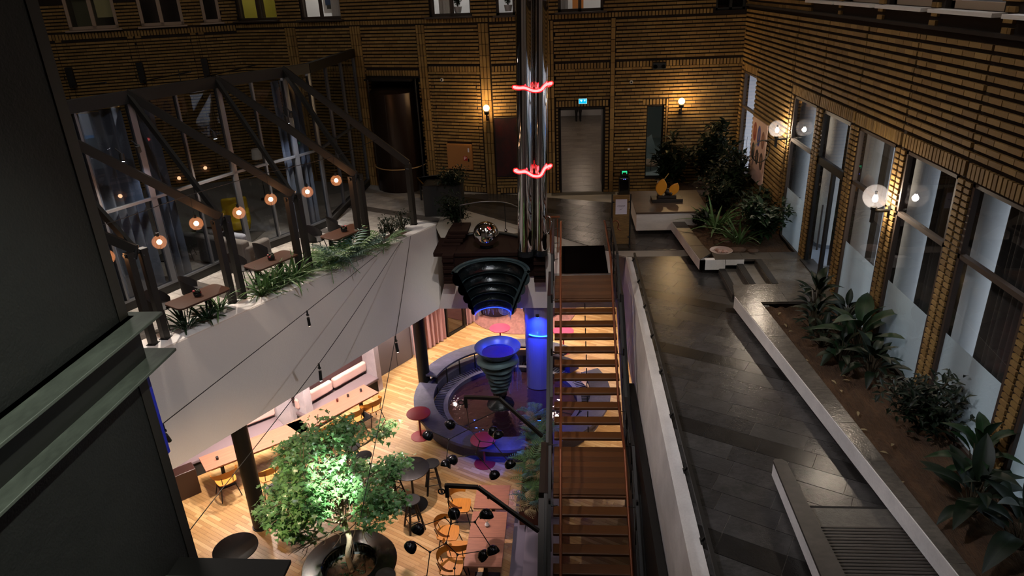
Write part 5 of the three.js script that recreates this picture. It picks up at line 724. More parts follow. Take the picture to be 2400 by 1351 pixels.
// notice board at the head of the walkway
{ const t = thing('notice_board', 'plywood notice board with a white sheet at the head of the stair', 'sign', [1.39, 0, -17.4]); part('board', rbox(.42, 1.32, .02, .004, 0, .72, 0), M.ply, t); for (const s of [-1, 1]) { part('post', bar(V(s * .235, 0, 0), V(s * .235, 1.4, 0), .03, .03), M.black, t); part('clip', box(.06, .03, .04, s * .205, 1.2, .012), M.black, t); } part('clip', box(.06, .03, .04, .205, .25, .012), M.black, t); part('foot', [box(.03, .03, .3, -.235, .015, 0), box(.03, .03, .3, .235, .015, 0)], M.black, t);
  const c = document.createElement('canvas'); c.width = 180; c.height = 256; const x = c.getContext('2d'); x.fillStyle = '#cfcad6'; x.fillRect(0, 0, 180, 256); x.fillStyle = '#3c3844'; const R = rng(4); for (let i = 0; i < 13; i++) x.fillRect(28 + i * 9.5, 108 + R() * 3, 7, 9 + R() * 3); x.fillStyle = '#9a96a2'; for (let i = 0; i < 10; i++) x.fillRect(48 + i * 9, 134, 6, 5); x.strokeStyle = '#55505c'; x.lineWidth = 4; x.beginPath(); x.moveTo(62, 186); x.lineTo(88, 168); x.lineTo(84, 176); x.lineTo(112, 158); x.stroke();
  const tx = new THREE.CanvasTexture(c); tx.colorSpace = THREE.SRGBColorSpace; part('sheet', new THREE.PlaneGeometry(.29, .4).translate(0, 1.07, .012), std(0xffffff, .8, 0, { map: tx }), t.children[0], 'white paper notice'); }
// yellow sculpture on the pedestal
{ const t = thing('table_sculpture', 'yellow and black leaf shaped sculpture on a dark plinth', 'sculpture', [2.8, .637, -19.3]); const dk = std(0x1a120e, .5); part('plinth', [rbox(.85, .1, .42, .01, 0, .05, 0), rbox(.5, .08, .3, .01, 0, .14, -.02)], dk, t); const lf = (w, h) => { const s = new THREE.Shape(); s.moveTo(0, 0); s.quadraticCurveTo(-w, h * .35, -w * .3, h * .85); s.lineTo(0, h); s.quadraticCurveTo(w * .9, h * .6, 0, 0); return new THREE.ExtrudeGeometry(s, { depth: .05, bevelEnabled: true, bevelSize: .015, bevelThickness: .015, bevelSegments: 2 }); }; part('leaf_form', lf(.26, .46).rotateZ(-.1).translate(-.17, .17, 0), std(0xb8780e, .5), t, 'ochre yellow leaf'); part('leaf_form', lf(.22, .36).rotateZ(-.45).translate(.12, .17, .02), std(0xb8780e, .5), t, 'ochre yellow leaf'); part('centre_form', [ball(.09, .02, .26, 0, 16, 12), ball(.06, .1, .22, .05, 12, 10)], dk, t); part('stem', rod(V(-.1, .6, 0), V(.03, .78, -.02), .014, 6), std(0x8a6a2a, .6), t); }
// black planter and piano at the end of the terrace
{ const t = thing('plant_box', 'tall black plant box at the end of the terrace', 'planter', [-3.75, 0, -20.6]); part('box', rbox(1.15, .95, .75, .02, 0, .475, 0), M.black, t); part('top_rim', [box(1.17, .03, .05, 0, .95, .35), box(1.17, .03, .05, 0, .95, -.35), box(.05, .03, .7, -.56, .95, 0), box(.05, .03, .7, .56, .95, 0)], M.steelDark, t); }
{ const t = thing('glass_case', 'low table with a brass frame and glossy top behind the black plant box', 'table', [-4.2, 0, -21.6], .4); part('table_top', rbox(.8, .04, 1.5, .01, 0, .72, 0), M.blackGloss, t); part('brass_edge', [box(.82, .03, .03, 0, .735, .75), box(.03, .03, 1.5, -.4, .735, 0), box(.03, .03, 1.5, .4, .735, 0)], std(0xb0803a, .3, .8), t); part('lid', hexa([[-.38, .74, -.7], [.38, .74, -.7], [.38, .9, -.1], [-.38, .9, -.1]].reverse(), [[-.38, .76, -.72], [.38, .76, -.72], [.38, .92, -.1], [-.38, .92, -.1]].reverse()), M.alu, t); for (const x of [-.35, .35]) for (const z of [-.65, .65]) part('leg', bar(V(x, 0, z), V(x, .7, z), .05, .05), M.black, t); }
// ================================================================ terrace tables and black chairs
const ED = Math.atan2(-.874, -.486); // along the edge
const terraceT = [[-7.88, -13.14], [-7.09, -15.25], [-5.9, -17.28], [-9.04, -11.3]];
function bucketChair() { const t = thing('bucket_chair', 'x', 'chair'); part('shell', grid(24, 10, (u, v) => { const a = lerp(-2.0, 2.0, u); const back = Math.max(0, Math.cos(a * .75)); const r = v < .5 ? .23 * v * 2 : .23 + .03 * (v - .5); const y = v < .5 ? .43 + .01 * v : .435 + (v - .5) * 2 * (.12 + .26 * back); return V(Math.sin(a) * r * 1.06, y, Math.cos(a) * r); }), std(0x0a0809, .75), t); part('seat', lathe([[0, .42], [.21, .43], [.225, .45], [.2, .47], [0, .465]], 28), std(0x0e0b0d, .7), t); for (const [x, z] of [[-.2, -.2], [.2, -.2], [-.2, .2], [.2, .2]]) part('leg', rod(V(x * 1.1, .01, z * 1.1), V(x * .7, .43, z * .7), .012, 8), M.black, t); return t; }
const bch = [];
terraceT.forEach(([x, z], i) => {
  const lab = ['nearest the viewer fully in sight', 'behind the grassy planter', 'behind the fern planter at the far end', 'half hidden behind the steel column'][i]; const t = thing('terrace_table', 'rounded walnut terrace table ' + lab, 'table', [x, 0.02, z], ED);
  const s = new THREE.Shape(), w = .62, h = .31, r = .14; s.moveTo(-w + r, -h); s.lineTo(w - r, -h); s.quadraticCurveTo(w, -h, w, -h + r); s.lineTo(w, h - r); s.quadraticCurveTo(w, h, w - r, h); s.lineTo(-w + r, h); s.quadraticCurveTo(-w, h, -w, h - r); s.lineTo(-w, -h + r); s.quadraticCurveTo(-w, -h, -w + r, -h);
  part('table_top', new THREE.ExtrudeGeometry(s, { depth: .03, bevelEnabled: true, bevelSize: .006, bevelThickness: .006, bevelSegments: 1 }).rotateX(-Math.PI / 2).translate(0, .52, 0), M.tableDark, t); for (const q of [-.35, .35]) { part('leg', box(.06, .5, .06, q, .26, .2), M.black, t); part('foot_plate', rbox(.08, .02, .3, .005, q, .01, .24), M.black, t); }
  const dx = -.486, dz = .874, nx = -.874, nz = -.486;
  for (const [al, off, ta, wd] of [[.62, .42, .5, 'on the glass side, near end'], [-.25, .56, 0, 'on the glass side, far end']]) bch.push([x + dx * al + nx * off, .02, z + dz * al + nz * off, Math.atan2(nx, nz) + ta, 'black bucket chair ' + wd + ' of the table ' + ['nearest the viewer', 'behind the grassy planter', 'behind the ferns', 'at the steel column'][i], 'black bucket chairs on the terrace']);
  if (i < 3) { const p = thing('table_plant', 'small dark pot plant on the terrace table ' + lab, 'plant', [x, .572, z]); part('pot', lathe([[0, 0], [.07, 0], [.09, .07], [.08, .07], [.06, .02], [0, .02]], 20), M.black, p); const R = rng(300 + i); for (let k = 0; k < 9; k++) { const a = R() * TAU; part('leaf', ball(.03, Math.cos(a) * .06, .08 + R() * .05, Math.sin(a) * .06, 8, 6), k % 4 ? M.leafDark : M.red, p); } }
});
place('bucket', bucketChair, bch); for (const o of scene.children) if (o.name.startsWith('bucket_chair')) o.scale.setScalar(1.02);
// ================================================================ lounge furniture
{ const t = thing('sofa', 'grey lounge sofa seen from behind through the glass', 'sofa', [-8.95, 0, -16.75], Math.atan2(-.91, 2.26) - Math.PI / 2); part('base', rbox(.85, .4, 2.3, .05, 0, .25, 0, 0, 3), M.sofa, t); part('backrest', rbox(.24, .75, 2.3, .08, .34, .42, 0, 0, 3), M.sofa, t); for (const s of [-1, 1]) part('armrest', rbox(.85, .6, .22, .07, 0, .34, s * 1.08, 0, 3), M.sofa, t); for (const [s, m] of [[-.6, M.curtainGrey], [.5, M.sofa]]) part('cushion', rbox(.18, .42, .6, .08, .12, .66, s, 0, 3), m, t, 'loose cushion'); for (const x of [-.3, .3]) for (const z of [-1, 1]) part('leg', cyl(.02, .08, x, .04, z, 10), M.black, t); }
{ const t = thing('armchair', 'yellow armchair behind the grey sofa', 'chair', [-9.6, 0, -18.9], .4); part('seat', rbox(.7, .3, .65, .08, 0, .32, 0, 0, 3), M.yellow, t); part('backrest', rbox(.72, .7, .16, .07, 0, .68, -.3, 0, 3), M.yellow, t); for (const s of [-1, 1]) part('wing', rbox(.12, .4, .55, .05, s * .32, .5, -.02, 0, 3), M.yellow, t); for (const x of [-.28, .28]) for (const z of [-.25, .25]) part('leg', rod(V(x, 0, z), V(x * .9, .2, z * .9), .014, 6), M.black, t); }
{ const t = thing('coffee_table', 'low dark coffee table beside the grey sofa', 'table', [-10.1, 0, -17.9]); part('table_top', lathe([[0, .36], [.5, .36], [.5, .4], [0, .4]], 40), std(0x2a1712, .4), t); for (let i = 0; i < 3; i++) part('leg', rod(V(Math.cos(i * 2.1) * .4, 0, Math.sin(i * 2.1) * .4), V(Math.cos(i * 2.1) * .2, .36, Math.sin(i * 2.1) * .2), .014, 6), M.black, t); }
{ const t = thing('magazine', 'open magazine on the low coffee table', 'magazine', [-10.12, .4, -17.85], .5); part('page', [rbox(.22, .012, .3, .003, -.115, .008, 0), rbox(.22, .012, .3, .003, .115, .008, 0)], M.paper, t); part('picture_print', [box(.17, .002, .12, -.115, .0155, -.05), box(.15, .002, .2, .115, .0155, .02)], std(0x6a5a5a, .6), t.children[0]); }
{ const t = thing('floor_lamp', 'floor lamp with a white drum shade in the lounge', 'lamp', [-10.3, 0, -22.6]); part('base', cyl(.16, .02, 0, .01, 0, 24), M.black, t); part('pole', cyl(.012, 1.5, 0, .75, 0, 10), M.black, t); part('shade', lathe([[.2, 1.4], [.17, 1.72]], 32), phys(0xd8d2c6, .9, { transmission: .3, thickness: 0 }), t); }
solo('floor_cloth', rbox(2.2, .015, 2.4, .004, -10.0, .02, -17.9), std(0x3b3833, 1), 'dark rug under the lounge furniture', 'rug');
// ================================================================ plants
function leafGeo(L, W, droop, seg = 6, fold = .18) { return grid(4, seg, (u, v) => { const x = (u - .5) * 2, w = W * .5 * Math.pow(Math.sin(Math.PI * Math.min(1, .04 + v * .96)), .75) * (1 - .25 * v); return V(x * w, Math.abs(x) * w * fold * 2 + v * L * .12 - droop * L * v * v, v * L * (1 - .25 * droop * v)); }); }
const bigLeaves = [leafGeo(1, .42, .25), leafGeo(1, .36, .55), leafGeo(1, .46, .8)];
const bladeLeaves = [leafGeo(1, .085, .5, 8, .3), leafGeo(1, .075, .9, 8, .3), leafGeo(1, .08, .2, 8, .3)];
const smallLeaf = leafGeo(1, .45, .35, 2, .2);
function placed(g, mat, parent, name, p, yaw, pitch, s, roll = 0) { const m = new THREE.Mesh(g, mat); m.name = name; m.castShadow = m.receiveShadow = true; m.position.copy(p); m.rotation.set(-pitch, yaw, roll, 'YXZ'); m.scale.setScalar(s); parent.add(m); return m; }
function leafyPlant(p, n, size, h, seed, label, mat, cat = 'plant', group) {
  const t = thing('leafy_plant', label, cat, p, 0, group), R = rng(seed), stems = [];
  for (let i = 0; i < n; i++) { const a = i * 2.4 + R() * .6, k = (i + .5) / n, hh = h * (.25 + .75 * (1 - k) + R() * .1), r = .04 + .16 * k; const q = V(Math.sin(a) * r, hh, Math.cos(a) * r); stems.push(tube([V(Math.sin(a) * .02, 0, Math.cos(a) * .02), V(Math.sin(a) * r * .6, hh * .6, Math.cos(a) * r * .6), q], .008, 6, 5)); placed(bigLeaves[Math.floor(R() * 3)], mat, t, 'leaf', q, a, lerp(1.1, .15, k) + R() * .2, size * (.75 + R() * .45)); }
  part('stem', stems, M.stem, t); return t;
}
function bush(p, r, h, n, ls, seed, label, mat, o = {}) {
  const t = thing(o.name || 'shrub', label, 'plant', p), R = rng(seed), ms = [], stems = [], d = new THREE.Object3D();
  const ns = o.stems || 9, tips = [];
  for (let i = 0; i < ns; i++) { const a = R() * TAU, k = Math.sqrt(R()), top = V(Math.cos(a) * r * k, h * (.55 + .45 * R()) * (1 - .25 * k), Math.sin(a) * r * k); const mid = V(top.x * .35, top.y * .5, top.z * .35); stems.push(tube([V(0, 0, 0), mid, top], .01 + .004 * R(), 8, 5)); for (let j = 0; j < 5; j++) { const u = lerp(.35, 1, j / 4); tips.push(V(lerp(0, top.x, u ** 1.3) + (R() - .5) * r * .5, lerp(0, top.y, u) + (R() - .3) * h * .14, lerp(0, top.z, u ** 1.3) + (R() - .5) * r * .5)); } }
  for (let i = 0; i < n; i++) { const q = tips[Math.floor(R() * tips.length)], s = r * (o.clump || .28); d.position.set(q.x + (R() - .5) * s * 2, Math.max(.03, q.y + (R() - .5) * s * 1.6), q.z + (R() - .5) * s * 2); d.rotation.set(-(R() * 1.4 - .3), R() * TAU, 0, 'YXZ'); d.scale.setScalar(ls * (.7 + R() * .6)); d.updateMatrix(); ms.push(d.matrix.clone()); }
  part('stem', stems, M.stem, t); const im = new THREE.InstancedMesh(o.leaf || smallLeaf, mat, ms.length); im.name = 'foliage'; im.userData.kind = 'stuff'; im.castShadow = im.receiveShadow = true; const c = new THREE.Color(); ms.forEach((m, i) => { im.setMatrixAt(i, m); const v = .7 + R() * .5; im.setColorAt(i, c.setRGB(v, v * (.95 + R() * .1), v * .9)); }); t.add(im); return t;
}
function grassTuft(p, n, L, seed, label, mat, spread = .12, group) { const t = thing('grass_plant', label, 'plant', p, 0, group), R = rng(seed); for (let i = 0; i < n; i++) { const a = R() * TAU, r = R() * spread; placed(bladeLeaves[i % 3], mat, t, 'blade', V(Math.sin(a) * r, 0, Math.cos(a) * r), a, .5 + R() * .95, L * (.6 + R() * .6)); } return t; }
function frondGeo(L, n, w, droop) { const gs = [tube([0, .35, .7, 1].map(u => V(0, L * (.5 * u - droop * u * u), L * u * (1 - .2 * droop * u))), .006 * L + .002, 8, 5)]; const lf = leafGeo(1, .2, .25, 2, .1); for (let i = 1; i <= n; i++) { const u = i / (n + .5), y = L * (.5 * u - droop * u * u), z = L * u * (1 - .2 * droop * u), l = w * Math.sin(Math.PI * (.12 + .83 * u)); for (const s of [-1, 1]) gs.push(lf.clone().scale(l, l, l).rotateY(s * 1.05).translate(0, y, z)); } return mg(gs); }
const fronds = [frondGeo(1, 12, .3, .55), frondGeo(1, 12, .26, .8), frondGeo(1, 10, .34, .35)];
function fern(p, n, L, seed, label, mat, parent) { const t = parent || thing('fern', label, 'plant', p), R = rng(seed), o = parent ? V(...p) : V(0, 0, 0); for (let i = 0; i < n; i++) { const a = i * 2.4 + R(); placed(fronds[i % 3], mat, t, 'frond', V(o.x + Math.sin(a) * .03, o.y, o.z + Math.cos(a) * .03), a, .1 + R() * .5, L * (.7 + R() * .5)); } return t; }
// near planter
leafyPlant([4.75, .26, -12.55], 26, .34, .7, 1, 'big leafed plant at the far end of the long planter beside the steps', M.leafDark);
leafyPlant([4.55, .26, -11.95], 22, .3, .45, 2, 'low broad leafed plant at the front of the far planter group', M.leafDark);
leafyPlant([5.0, .26, -11.75], 24, .34, .6, 3, 'broad leafed plant against the second window pier', M.leafDark);
leafyPlant([4.98, .26, -11.05], 12, .7, .62, 4, 'pale veined dumb cane with very large leaves by the window', M.leaf);
leafyPlant([4.6, .26, -10.75], 20, .36, .4, 5, 'dark broad leafed plant in front of the large dumb cane', M.leafDark);
leafyPlant([4.95, .26, -10.35], 20, .4, .42, 6, 'dark drooping plant right of the large dumb cane', M.leafDark);
leafyPlant([4.5, .26, -11.35], 18, .3, .34, 7, 'small dark plant at the soil edge under the dumb cane', M.leafDark);
bush([5.0, .26, -8.75], .62, 1.0, 750, .15, 8, 'umbrella leafed shrub alone in the middle of the long planter', M.leafDark, { stems: 12 });
leafyPlant([5.1, .26, -7.55], 18, .4, .75, 9, 'upright leafy plant at the pier near the corner of the view', M.leaf);
leafyPlant([4.85, .26, -7.05], 16, .52, .5, 10, 'large drooping plant at the near end of the planter', M.leafDark);
leafyPlant([5.1, .26, -6.5], 14, .6, .5, 11, 'nearest dark leafy plant of the long planter', M.leafDark);
{ const R = rng(55); for (let i = 0; i < 14; i++) { const z = -12.9 + R() * 6.2; const t = tag(mesh('fallen_leaf', leafGeo(.12, .05, .3, 3), M.dryLeaf, scene), 'small dry fallen leaf lying on the planter soil', 'leaf', 'fallen leaves on the planter soil'); t.position.set(lerp(si(z) + .05, 4.6, R()), .29, z); t.rotation.y = R() * 6; } }
// corner planter
bush([4.6, .28, -22.1], .75, 2.3, 900, .3, 12, 'tall dark shrub in the corner of the brick walls', M.leafDark, { stems: 10 });
bush([3.35, .28, -22.1], .55, 1.7, 500, .3, 13, 'dark upright shrub beside the slit window', M.leafDark, { stems: 8 });
bush([4.75, .28, -20.3], .7, 1.5, 800, .26, 14, 'broad dark shrub below the poster', M.leafDark);
bush([4.2, .28, -19.2], .6, 1.1, 700, .22, 15, 'rounded dark shrub behind the white pedestal', M.leafDark);
bush([5.0, .28, -18.2], .45, 1.2, 420, .2, 27, 'slim dark shrub at the foot of the globe lamp', M.leafDark);
bush([4.75, .28, -16.9], .6, 1.15, 620, .24, 16, 'glossy leafed shrub at the window left of the steps', M.leaf, { stems: 12 });
grassTuft([3.85, .28, -17.6], 42, .95, 17, 'yellow green grass plant behind the planter coping', M.fern, .2); grassTuft([4.25, .28, -16.7], 30, .75, 18, 'yellow green grass plant next to the glossy shrub', M.fern, .16);
bush([3.5, .28, -18.0], .32, .5, 180, .2, 19, 'small round leafed plant at the planter edge beside the pedestal', M.leafDark);
{ const t = thing('stone_bowl', 'pale shallow bowl of shells lying at the planter edge', 'bowl', [3.68, .27, -16.05]); part('bowl', lathe([[0, .01], [.2, .02], [.27, .08], [.26, .09], [.19, .04], [0, .03]], 40), std(0xb9a49a, .6), t); const R = rng(31); for (let i = 0; i < 12; i++) part('shell', ball(.035 + R() * .02, (R() - .5) * .28, .06, (R() - .5) * .28, 8, 6), std(0xa8867a, .6), t); }
for (const [x, z, s, lab] of [[4.1, -16.2, .16, 'brown rounded rock beside the shell bowl'], [4.0, -16.9, .13, 'brown rock between the two grass plants'], [4.45, -16.15, .1, 'small flat rock in front of the glossy shrub']]) { const g = new THREE.IcosahedronGeometry(s, 2), p = g.attributes.position; for (let i = 0; i < p.count; i++) { const f = 1 + .12 * Math.sin(p.getX(i) * 23 + p.getZ(i) * 17) + .1 * Math.sin(p.getY(i) * 31); p.setXYZ(i, p.getX(i) * f * 1.3, p.getY(i) * f * .6, p.getZ(i) * f); } g.computeVertexNormals(); const r = solo('rock', g, std(0x5f4a3c, .9), lab, 'rock'); r.position.set(x, .27, z); }
// plants at the end of the terrace and in upstairs windows
bush([-3.4, .9, -20.4], .5, .5, 900, .15, 20, 'tall bushy fig plant growing from the black plant box', M.leafDark, { stems: 14 }); 
bush([-3.2, .06, -19.0], .5, 1.15, 700, .15, 26, 'dark leafy plant hanging behind the mirror ball', M.leafDark, { stems: 8 });
for (const [W, u, lab] of [[Wl, 8.62, 'potted bushy plant in a white pot on the wide upstairs sill'], [Wb, .58, 'potted bushy plant in a white pot on the narrow upstairs sill']]) { const p = W.at(u, 5.66, -.3); const b = bush([p.x, p.y + .16, p.z], .17, .5, 190, .1, 23, lab, M.leaf, { name: 'potted_plant', stems: 7 }); part('pot', lathe([[0, -.16], [.09, -.16], [.13, 0.02], [.115, .02], [.1, -.03], [0, -.03]], 24), M.white, b); }
// terrace planters
const tp = (k, off = .53) => { const [x, z] = edge(k, off); return [x, 0.0, z]; };
grassTuft(tp(9.75, .5), 40, .62, 61, 'arching green strap plant at the near end of the terrace planters', M.leaf, .12); grassTuft(tp(9.2, .55), 26, .5, 62, 'small strap plant behind the near arching plant', M.leafDark, .1);
grassTuft(tp(7.8, .5), 38, .58, 63, 'arching strap plant below the fully visible terrace table', M.leaf, .14); grassTuft(tp(7.3, .5), 34, .56, 64, 'strap plant in the middle of the second planting hole', M.leaf, .14); grassTuft(tp(6.9, .6), 30, .6, 65, 'upright dark grass beside the second pair of posts', M.fern, .08);
for (const [k, s, n] of [[5.85, 66, 'left'], [5.5, 67, 'second'], [5.15, 68, 'third'], [4.8, 69, 'right']]) grassTuft(tp(k, .5), 52, .72, s, 'dense hanging grass in the third planting hole, ' + n + ' clump', M.fern, .16);
fern(tp(4.1, .5), 14, .8, 70, 'green fern beside the third pair of posts', M.fern); fern(tp(3.75, .45), 17, .98, 71, 'large fern spilling over the fascia', M.fern); fern(tp(3.35, .35), 16, 1.05, 72, 'blue green fern hanging over the fascia', M.fernBlue); fern(tp(3.0, .5), 17, .98, 73, 'tall fern in front of the far terrace table', M.fern); fern(tp(2.72, .4), 14, .82, 74, 'blue green fern left of the fourth pair of posts', M.fernBlue); fern(tp(1.9, .3), 9, .85, 75, 'thin drooping fern right of the fourth pair of posts', M.fern);
bush(tp(1.35, .5), .3, .75, 190, .1, 76, 'dark twiggy shrub near the end of the terrace planter', M.leafDark, { stems: 9 }); bush(tp(.8, .55), .3, .65, 200, .1, 77, 'dark twiggy shrub at the single post', M.leafDark, { stems: 9 }); bush(tp(1.6, .55), .22, .6, 90, .1, 78, 'small upright twig between the fern and the shrubs', M.leafDark, { stems: 5 });
// fern trough by the stair
{ const R = rng(88); const mats = [M.fern, M.fernBlue, M.dryLeaf, M.fern]; for (let i = 0; i < 15; i++) { const z = -14.6 + i * .24; fern([-.74 - R() * .16, -3.4, z], 9 + Math.floor(R() * 4), .42 + R() * .16, 200 + i, ['pale', 'blue green', 'dry straw coloured', 'deep green'][i % 4] + ' fern of the stair trough, number ' + ['one', 'two', 'three', 'four', 'five', 'six', 'seven', 'eight', 'nine', 'ten', 'eleven', 'twelve', 'thirteen', 'fourteen', 'fifteen'][i] + ' from the pool end', mats[i % 4]); } }
// ---------------------------------------------------------------- maple tree in its round table planter
{
  const t = thing('maple_tree', 'slender maple tree with a wide green crown in a round black planter', 'tree', [-4.28, -4.02, -10.12]); const R = rng(101), br = [], tips = [];
  const trunkTop = V(-.02, 1.3, -.02); br.push(tube([V(0, 0, 0), V(-.02, .4, .02), V(.06, .8, 0), trunkTop], .055, 16, 10));
  const grow = (p, d, l, r, lev) => { const q = p.clone().addScaledVector(d, l); const mid = p.clone().lerp(q, .5).add(V((R() - .5) * .06, (R() - .5) * .06, (R() - .5) * .06)); br.push(tube([p, mid, q], r, 5, lev < 2 ? 7 : 5)); if (lev >= 3) { tips.push(q, mid); return; } const n = lev === 0 ? 3 : 3; for (let i = 0; i < n; i++) { const e = d.clone().add(V((R() - .5) * 1.7, (R() - .55) * 1.0, (R() - .5) * 1.7)).normalize(); grow(q, e, l * (.62 + R() * .25), r * .62, lev + 1); } };
  for (let i = 0; i < 8; i++) { const a = i * 2.4 + .4; grow(trunkTop.clone().add(V(0, (i % 3) * .14, 0)), V(Math.cos(a) * 1.05 - .2, .55 + R() * .7 - (i % 4 === 3 ? .5 : 0), Math.sin(a) * 1.05).normalize(), .5 + R() * .15, .024, 0); }
  for (let i = 0; i < 9; i++) { const a = i * .7 + .3; if (Math.cos(a) > .1 && Math.sin(a) > -.4) continue; grow(V(.05, 1.1 + (i % 3) * .1, 0), V(Math.cos(a) - .15, .12 - (i % 2) * .2, Math.sin(a) - .1).normalize(), .4 + R() * .1, .016, 1); }
  for (let i = 0; i < 3; i++) grow(trunkTop, V((R() - .5) * .5, 1, (R() - .5) * .5).normalize(), .78, .03, 0);
  part('trunk', br[0], M.bark, t); part('branches', br.slice(1), M.bark, t).userData.kind = 'stuff';
  // three-lobed pointed leaf, gently folded
  const lobe = []; [[0, 0], [.16, .1], [.5, .12], [.34, .3], [.46, .52], [.2, .5], [0, 1], [-.2, .5], [-.46, .52], [-.34, .3], [-.5, .12], [-.16, .1]].forEach(p => lobe.push(new THREE.Vector2(...p)));
  const lg = new THREE.ShapeGeometry(new THREE.Shape(lobe)).rotateX(Math.PI / 2); { const p = lg.attributes.position; for (let i = 0; i < p.count; i++) p.setY(i, Math.abs(p.getX(i)) * .25 - .25 * p.getZ(i) ** 2); lg.computeVertexNormals(); }
  const N = 6800, im = new THREE.InstancedMesh(lg, M.leafTree, N), d = new THREE.Object3D(), c = new THREE.Color(); im.name = 'foliage'; im.userData.kind = 'stuff'; im.castShadow = im.receiveShadow = true;
  for (let i = 0; i < N; i++) { const q = tips[Math.floor(R() * tips.length)].clone(); do { d.position.set(q.x + (R() + R() - 1) * .24, q.y + (R() + R() - 1) * .1 - R() * .06, q.z + (R() + R() - 1) * .24); if (R() < .3) q.copy(tips[Math.floor(R() * tips.length)]); } while (d.position.y < .72 || d.position.y < (d.position.x > -.35 ? 1.0 : .72 + Math.max(0, -.75 - d.position.x) * .95) + Math.max(-.1, d.position.z) * .98); d.rotation.set(.15 + R() * .9 - .3, R() * TAU, (R() - .5) * .7, 'YXZ'); d.scale.setScalar(.062 + R() * .068); d.updateMatrix(); im.setMatrixAt(i, d.matrix); const v = .65 + R() * .55; im.setColorAt(i, c.setRGB(v * (.85 + R() * .25), v, v * .85)); }
  t.add(im);
  const p = thing('ring_table', 'round glossy black ring table around the maple trunk', 'table', [-4.3, F, -10.12]);
  part('ring_top', lathe([[.52, .43], [.9, .44], [.92, .46], [.9, .48], [.54, .48], [.52, .46], [.52, .43]], 72), M.blackGloss, p); part('outer_wall', lathe([[.8, 0], [.86, .42]], 64), M.black, p); for (let i = 0; i < 44; i++) { const a = i / 44 * TAU; part('spindle', rod(V(Math.cos(a) * .52, .22, Math.sin(a) * .52), V(Math.cos(a) * .52, .44, Math.sin(a) * .52), .012, 6), M.black, p); }
  part('tub', lathe([[.0, .22], [.47, .22], [.5, .26], [.52, .26], [.56, 0.02], [0, .02]], 56), M.black, p); part('soil', cyl(.47, .02, 0, .235, 0, 48), M.soil, p).userData.kind = 'stuff'; const RR = rng(12); for (let i = 0; i < 26; i++) { const a = RR() * TAU, r = .1 + RR() * .3; placed(smallLeaf, M.leaf, p, 'ground_leaf', V(Math.cos(a) * r, .25, Math.sin(a) * r), RR() * 6, .4, .09); }
}
// ================================================================ chandeliers on bent arms
function chandelier(lab, armLab, arm, top, nodes, links, shades) {
  const a = thing('lamp_arm', armLab, 'bracket', [0, 0, 0]); part('tube', arm.slice(1).map((p, i) => bar(V(...arm[i]), V(...p), .055, .055)), M.steelDark, a); part('end_cap', bar(V(...arm[2]).add(V(0, .02, 0)), V(arm[2][0], arm[2][1] - .22, arm[2][2]), .06, .06), M.steelDark, a); part('clamp_ring', new THREE.TorusGeometry(.05, .012, 8, 20).translate(arm[2][0] - .09, arm[2][1] - .12, arm[2][2]), M.steelDark, a);
  const t = thing('chandelier', lab, 'lamp', [0, 0, 0]); part('drop_rod', rod(V(arm[2][0], arm[2][1] - .2, arm[2][2]), V(...nodes[0]), .008, 6), M.black, t);
  nodes.forEach(n => part('joint', ball(.022, ...n, 12, 8), M.black, t));
  for (const [i, j] of links) part('rod', rod(V(...nodes[i]), V(...nodes[j]), .008, 6), M.black, t);
  shades.forEach(([n, s]) => { const p = V(...nodes[n]), q = V(...s), d = q.clone().sub(p).normalize(); part('rod', rod(p, q, .008, 6), M.black, t); let g = lathe([[.004, 0], [.05, .012], [.09, .045], [.108, .09], [.106, .125], [.1, .125], [.1, .09], [.084, .052], [.046, .02], [.004, .01]], 28); const r = 1; const pos = g.attributes.position; for (let i = 0; i < pos.count; i++) if (pos.getY(i) > .08) pos.setY(i, pos.getY(i) + .05 * Math.max(0, pos.getX(i) / .1)); g = toCreasedNormals(g, 1); g.applyQuaternion(new THREE.Quaternion().setFromUnitVectors(V(0, 1, 0), V(d.x * .75, -.55, d.z * .75 + .25).normalize())); part('shade', g.translate(q.x, q.y, q.z), std(0x17181b, .22, .7), t); });
}
chandelier('branching black chandelier with dome shades nearer the viewer', 'bent black arm from the stair string nearer the viewer', [[-.5, -1.56, -8.62], [-1.43, -.79, -8.72], [-1.93, -.78, -8.74]], null,
  [[-1.92, -1.55, -8.74], [-2.04, -1.56, -8.89], [-1.79, -1.42, -8.64], [-1.5, -1.37, -8.59], [-2.02, -1.91, -8.69], [-2.29, -2.06, -8.64], [-1.87, -2.25, -8.79], [-1.91, -2.4, -8.64]], [[0, 1], [0, 2], [2, 3], [0, 4], [4, 5], [4, 6], [6, 7]],
  [[1, [-2.47, -1.88, -9.04]], [5, [-2.5, -1.69, -8.49]], [2, [-1.9, -1.58, -9.04]], [3, [-1.32, -.97, -8.44]], [3, [-1.28, -1.8, -8.54]], [6, [-1.49, -2.12, -8.74]], [5, [-2.36, -2.47, -8.54]], [7, [-1.89, -2.55, -8.5]]]);
chandelier('branching black chandelier with dome shades in front of the pool', 'bent black arm from the stair string in front of the pool', [[-.5, -1.34, -10.84], [-1.28, -.6, -10.98], [-1.91, -.59, -11.0]], null,
  [[-1.88, -1.29, -11.0], [-2.32, -1.61, -11.1], [-1.69, -1.5, -10.9], [-1.43, -1.5, -10.85], [-1.78, -1.8, -10.9]], [[0, 1], [0, 2], [2, 3], [2, 4]],
  [[1, [-2.62, -1.36, -11.0]], [0, [-2.24, -1.36, -11.3]], [1, [-2.36, -1.93, -10.9]], [4, [-2.18, -1.95, -11.0]], [0, [-1.54, -1.43, -11.2]], [3, [-1.36, -1.26, -10.9]], [3, [-1.17, -1.81, -10.75]], [4, [-1.49, -2.11, -10.8]]]);
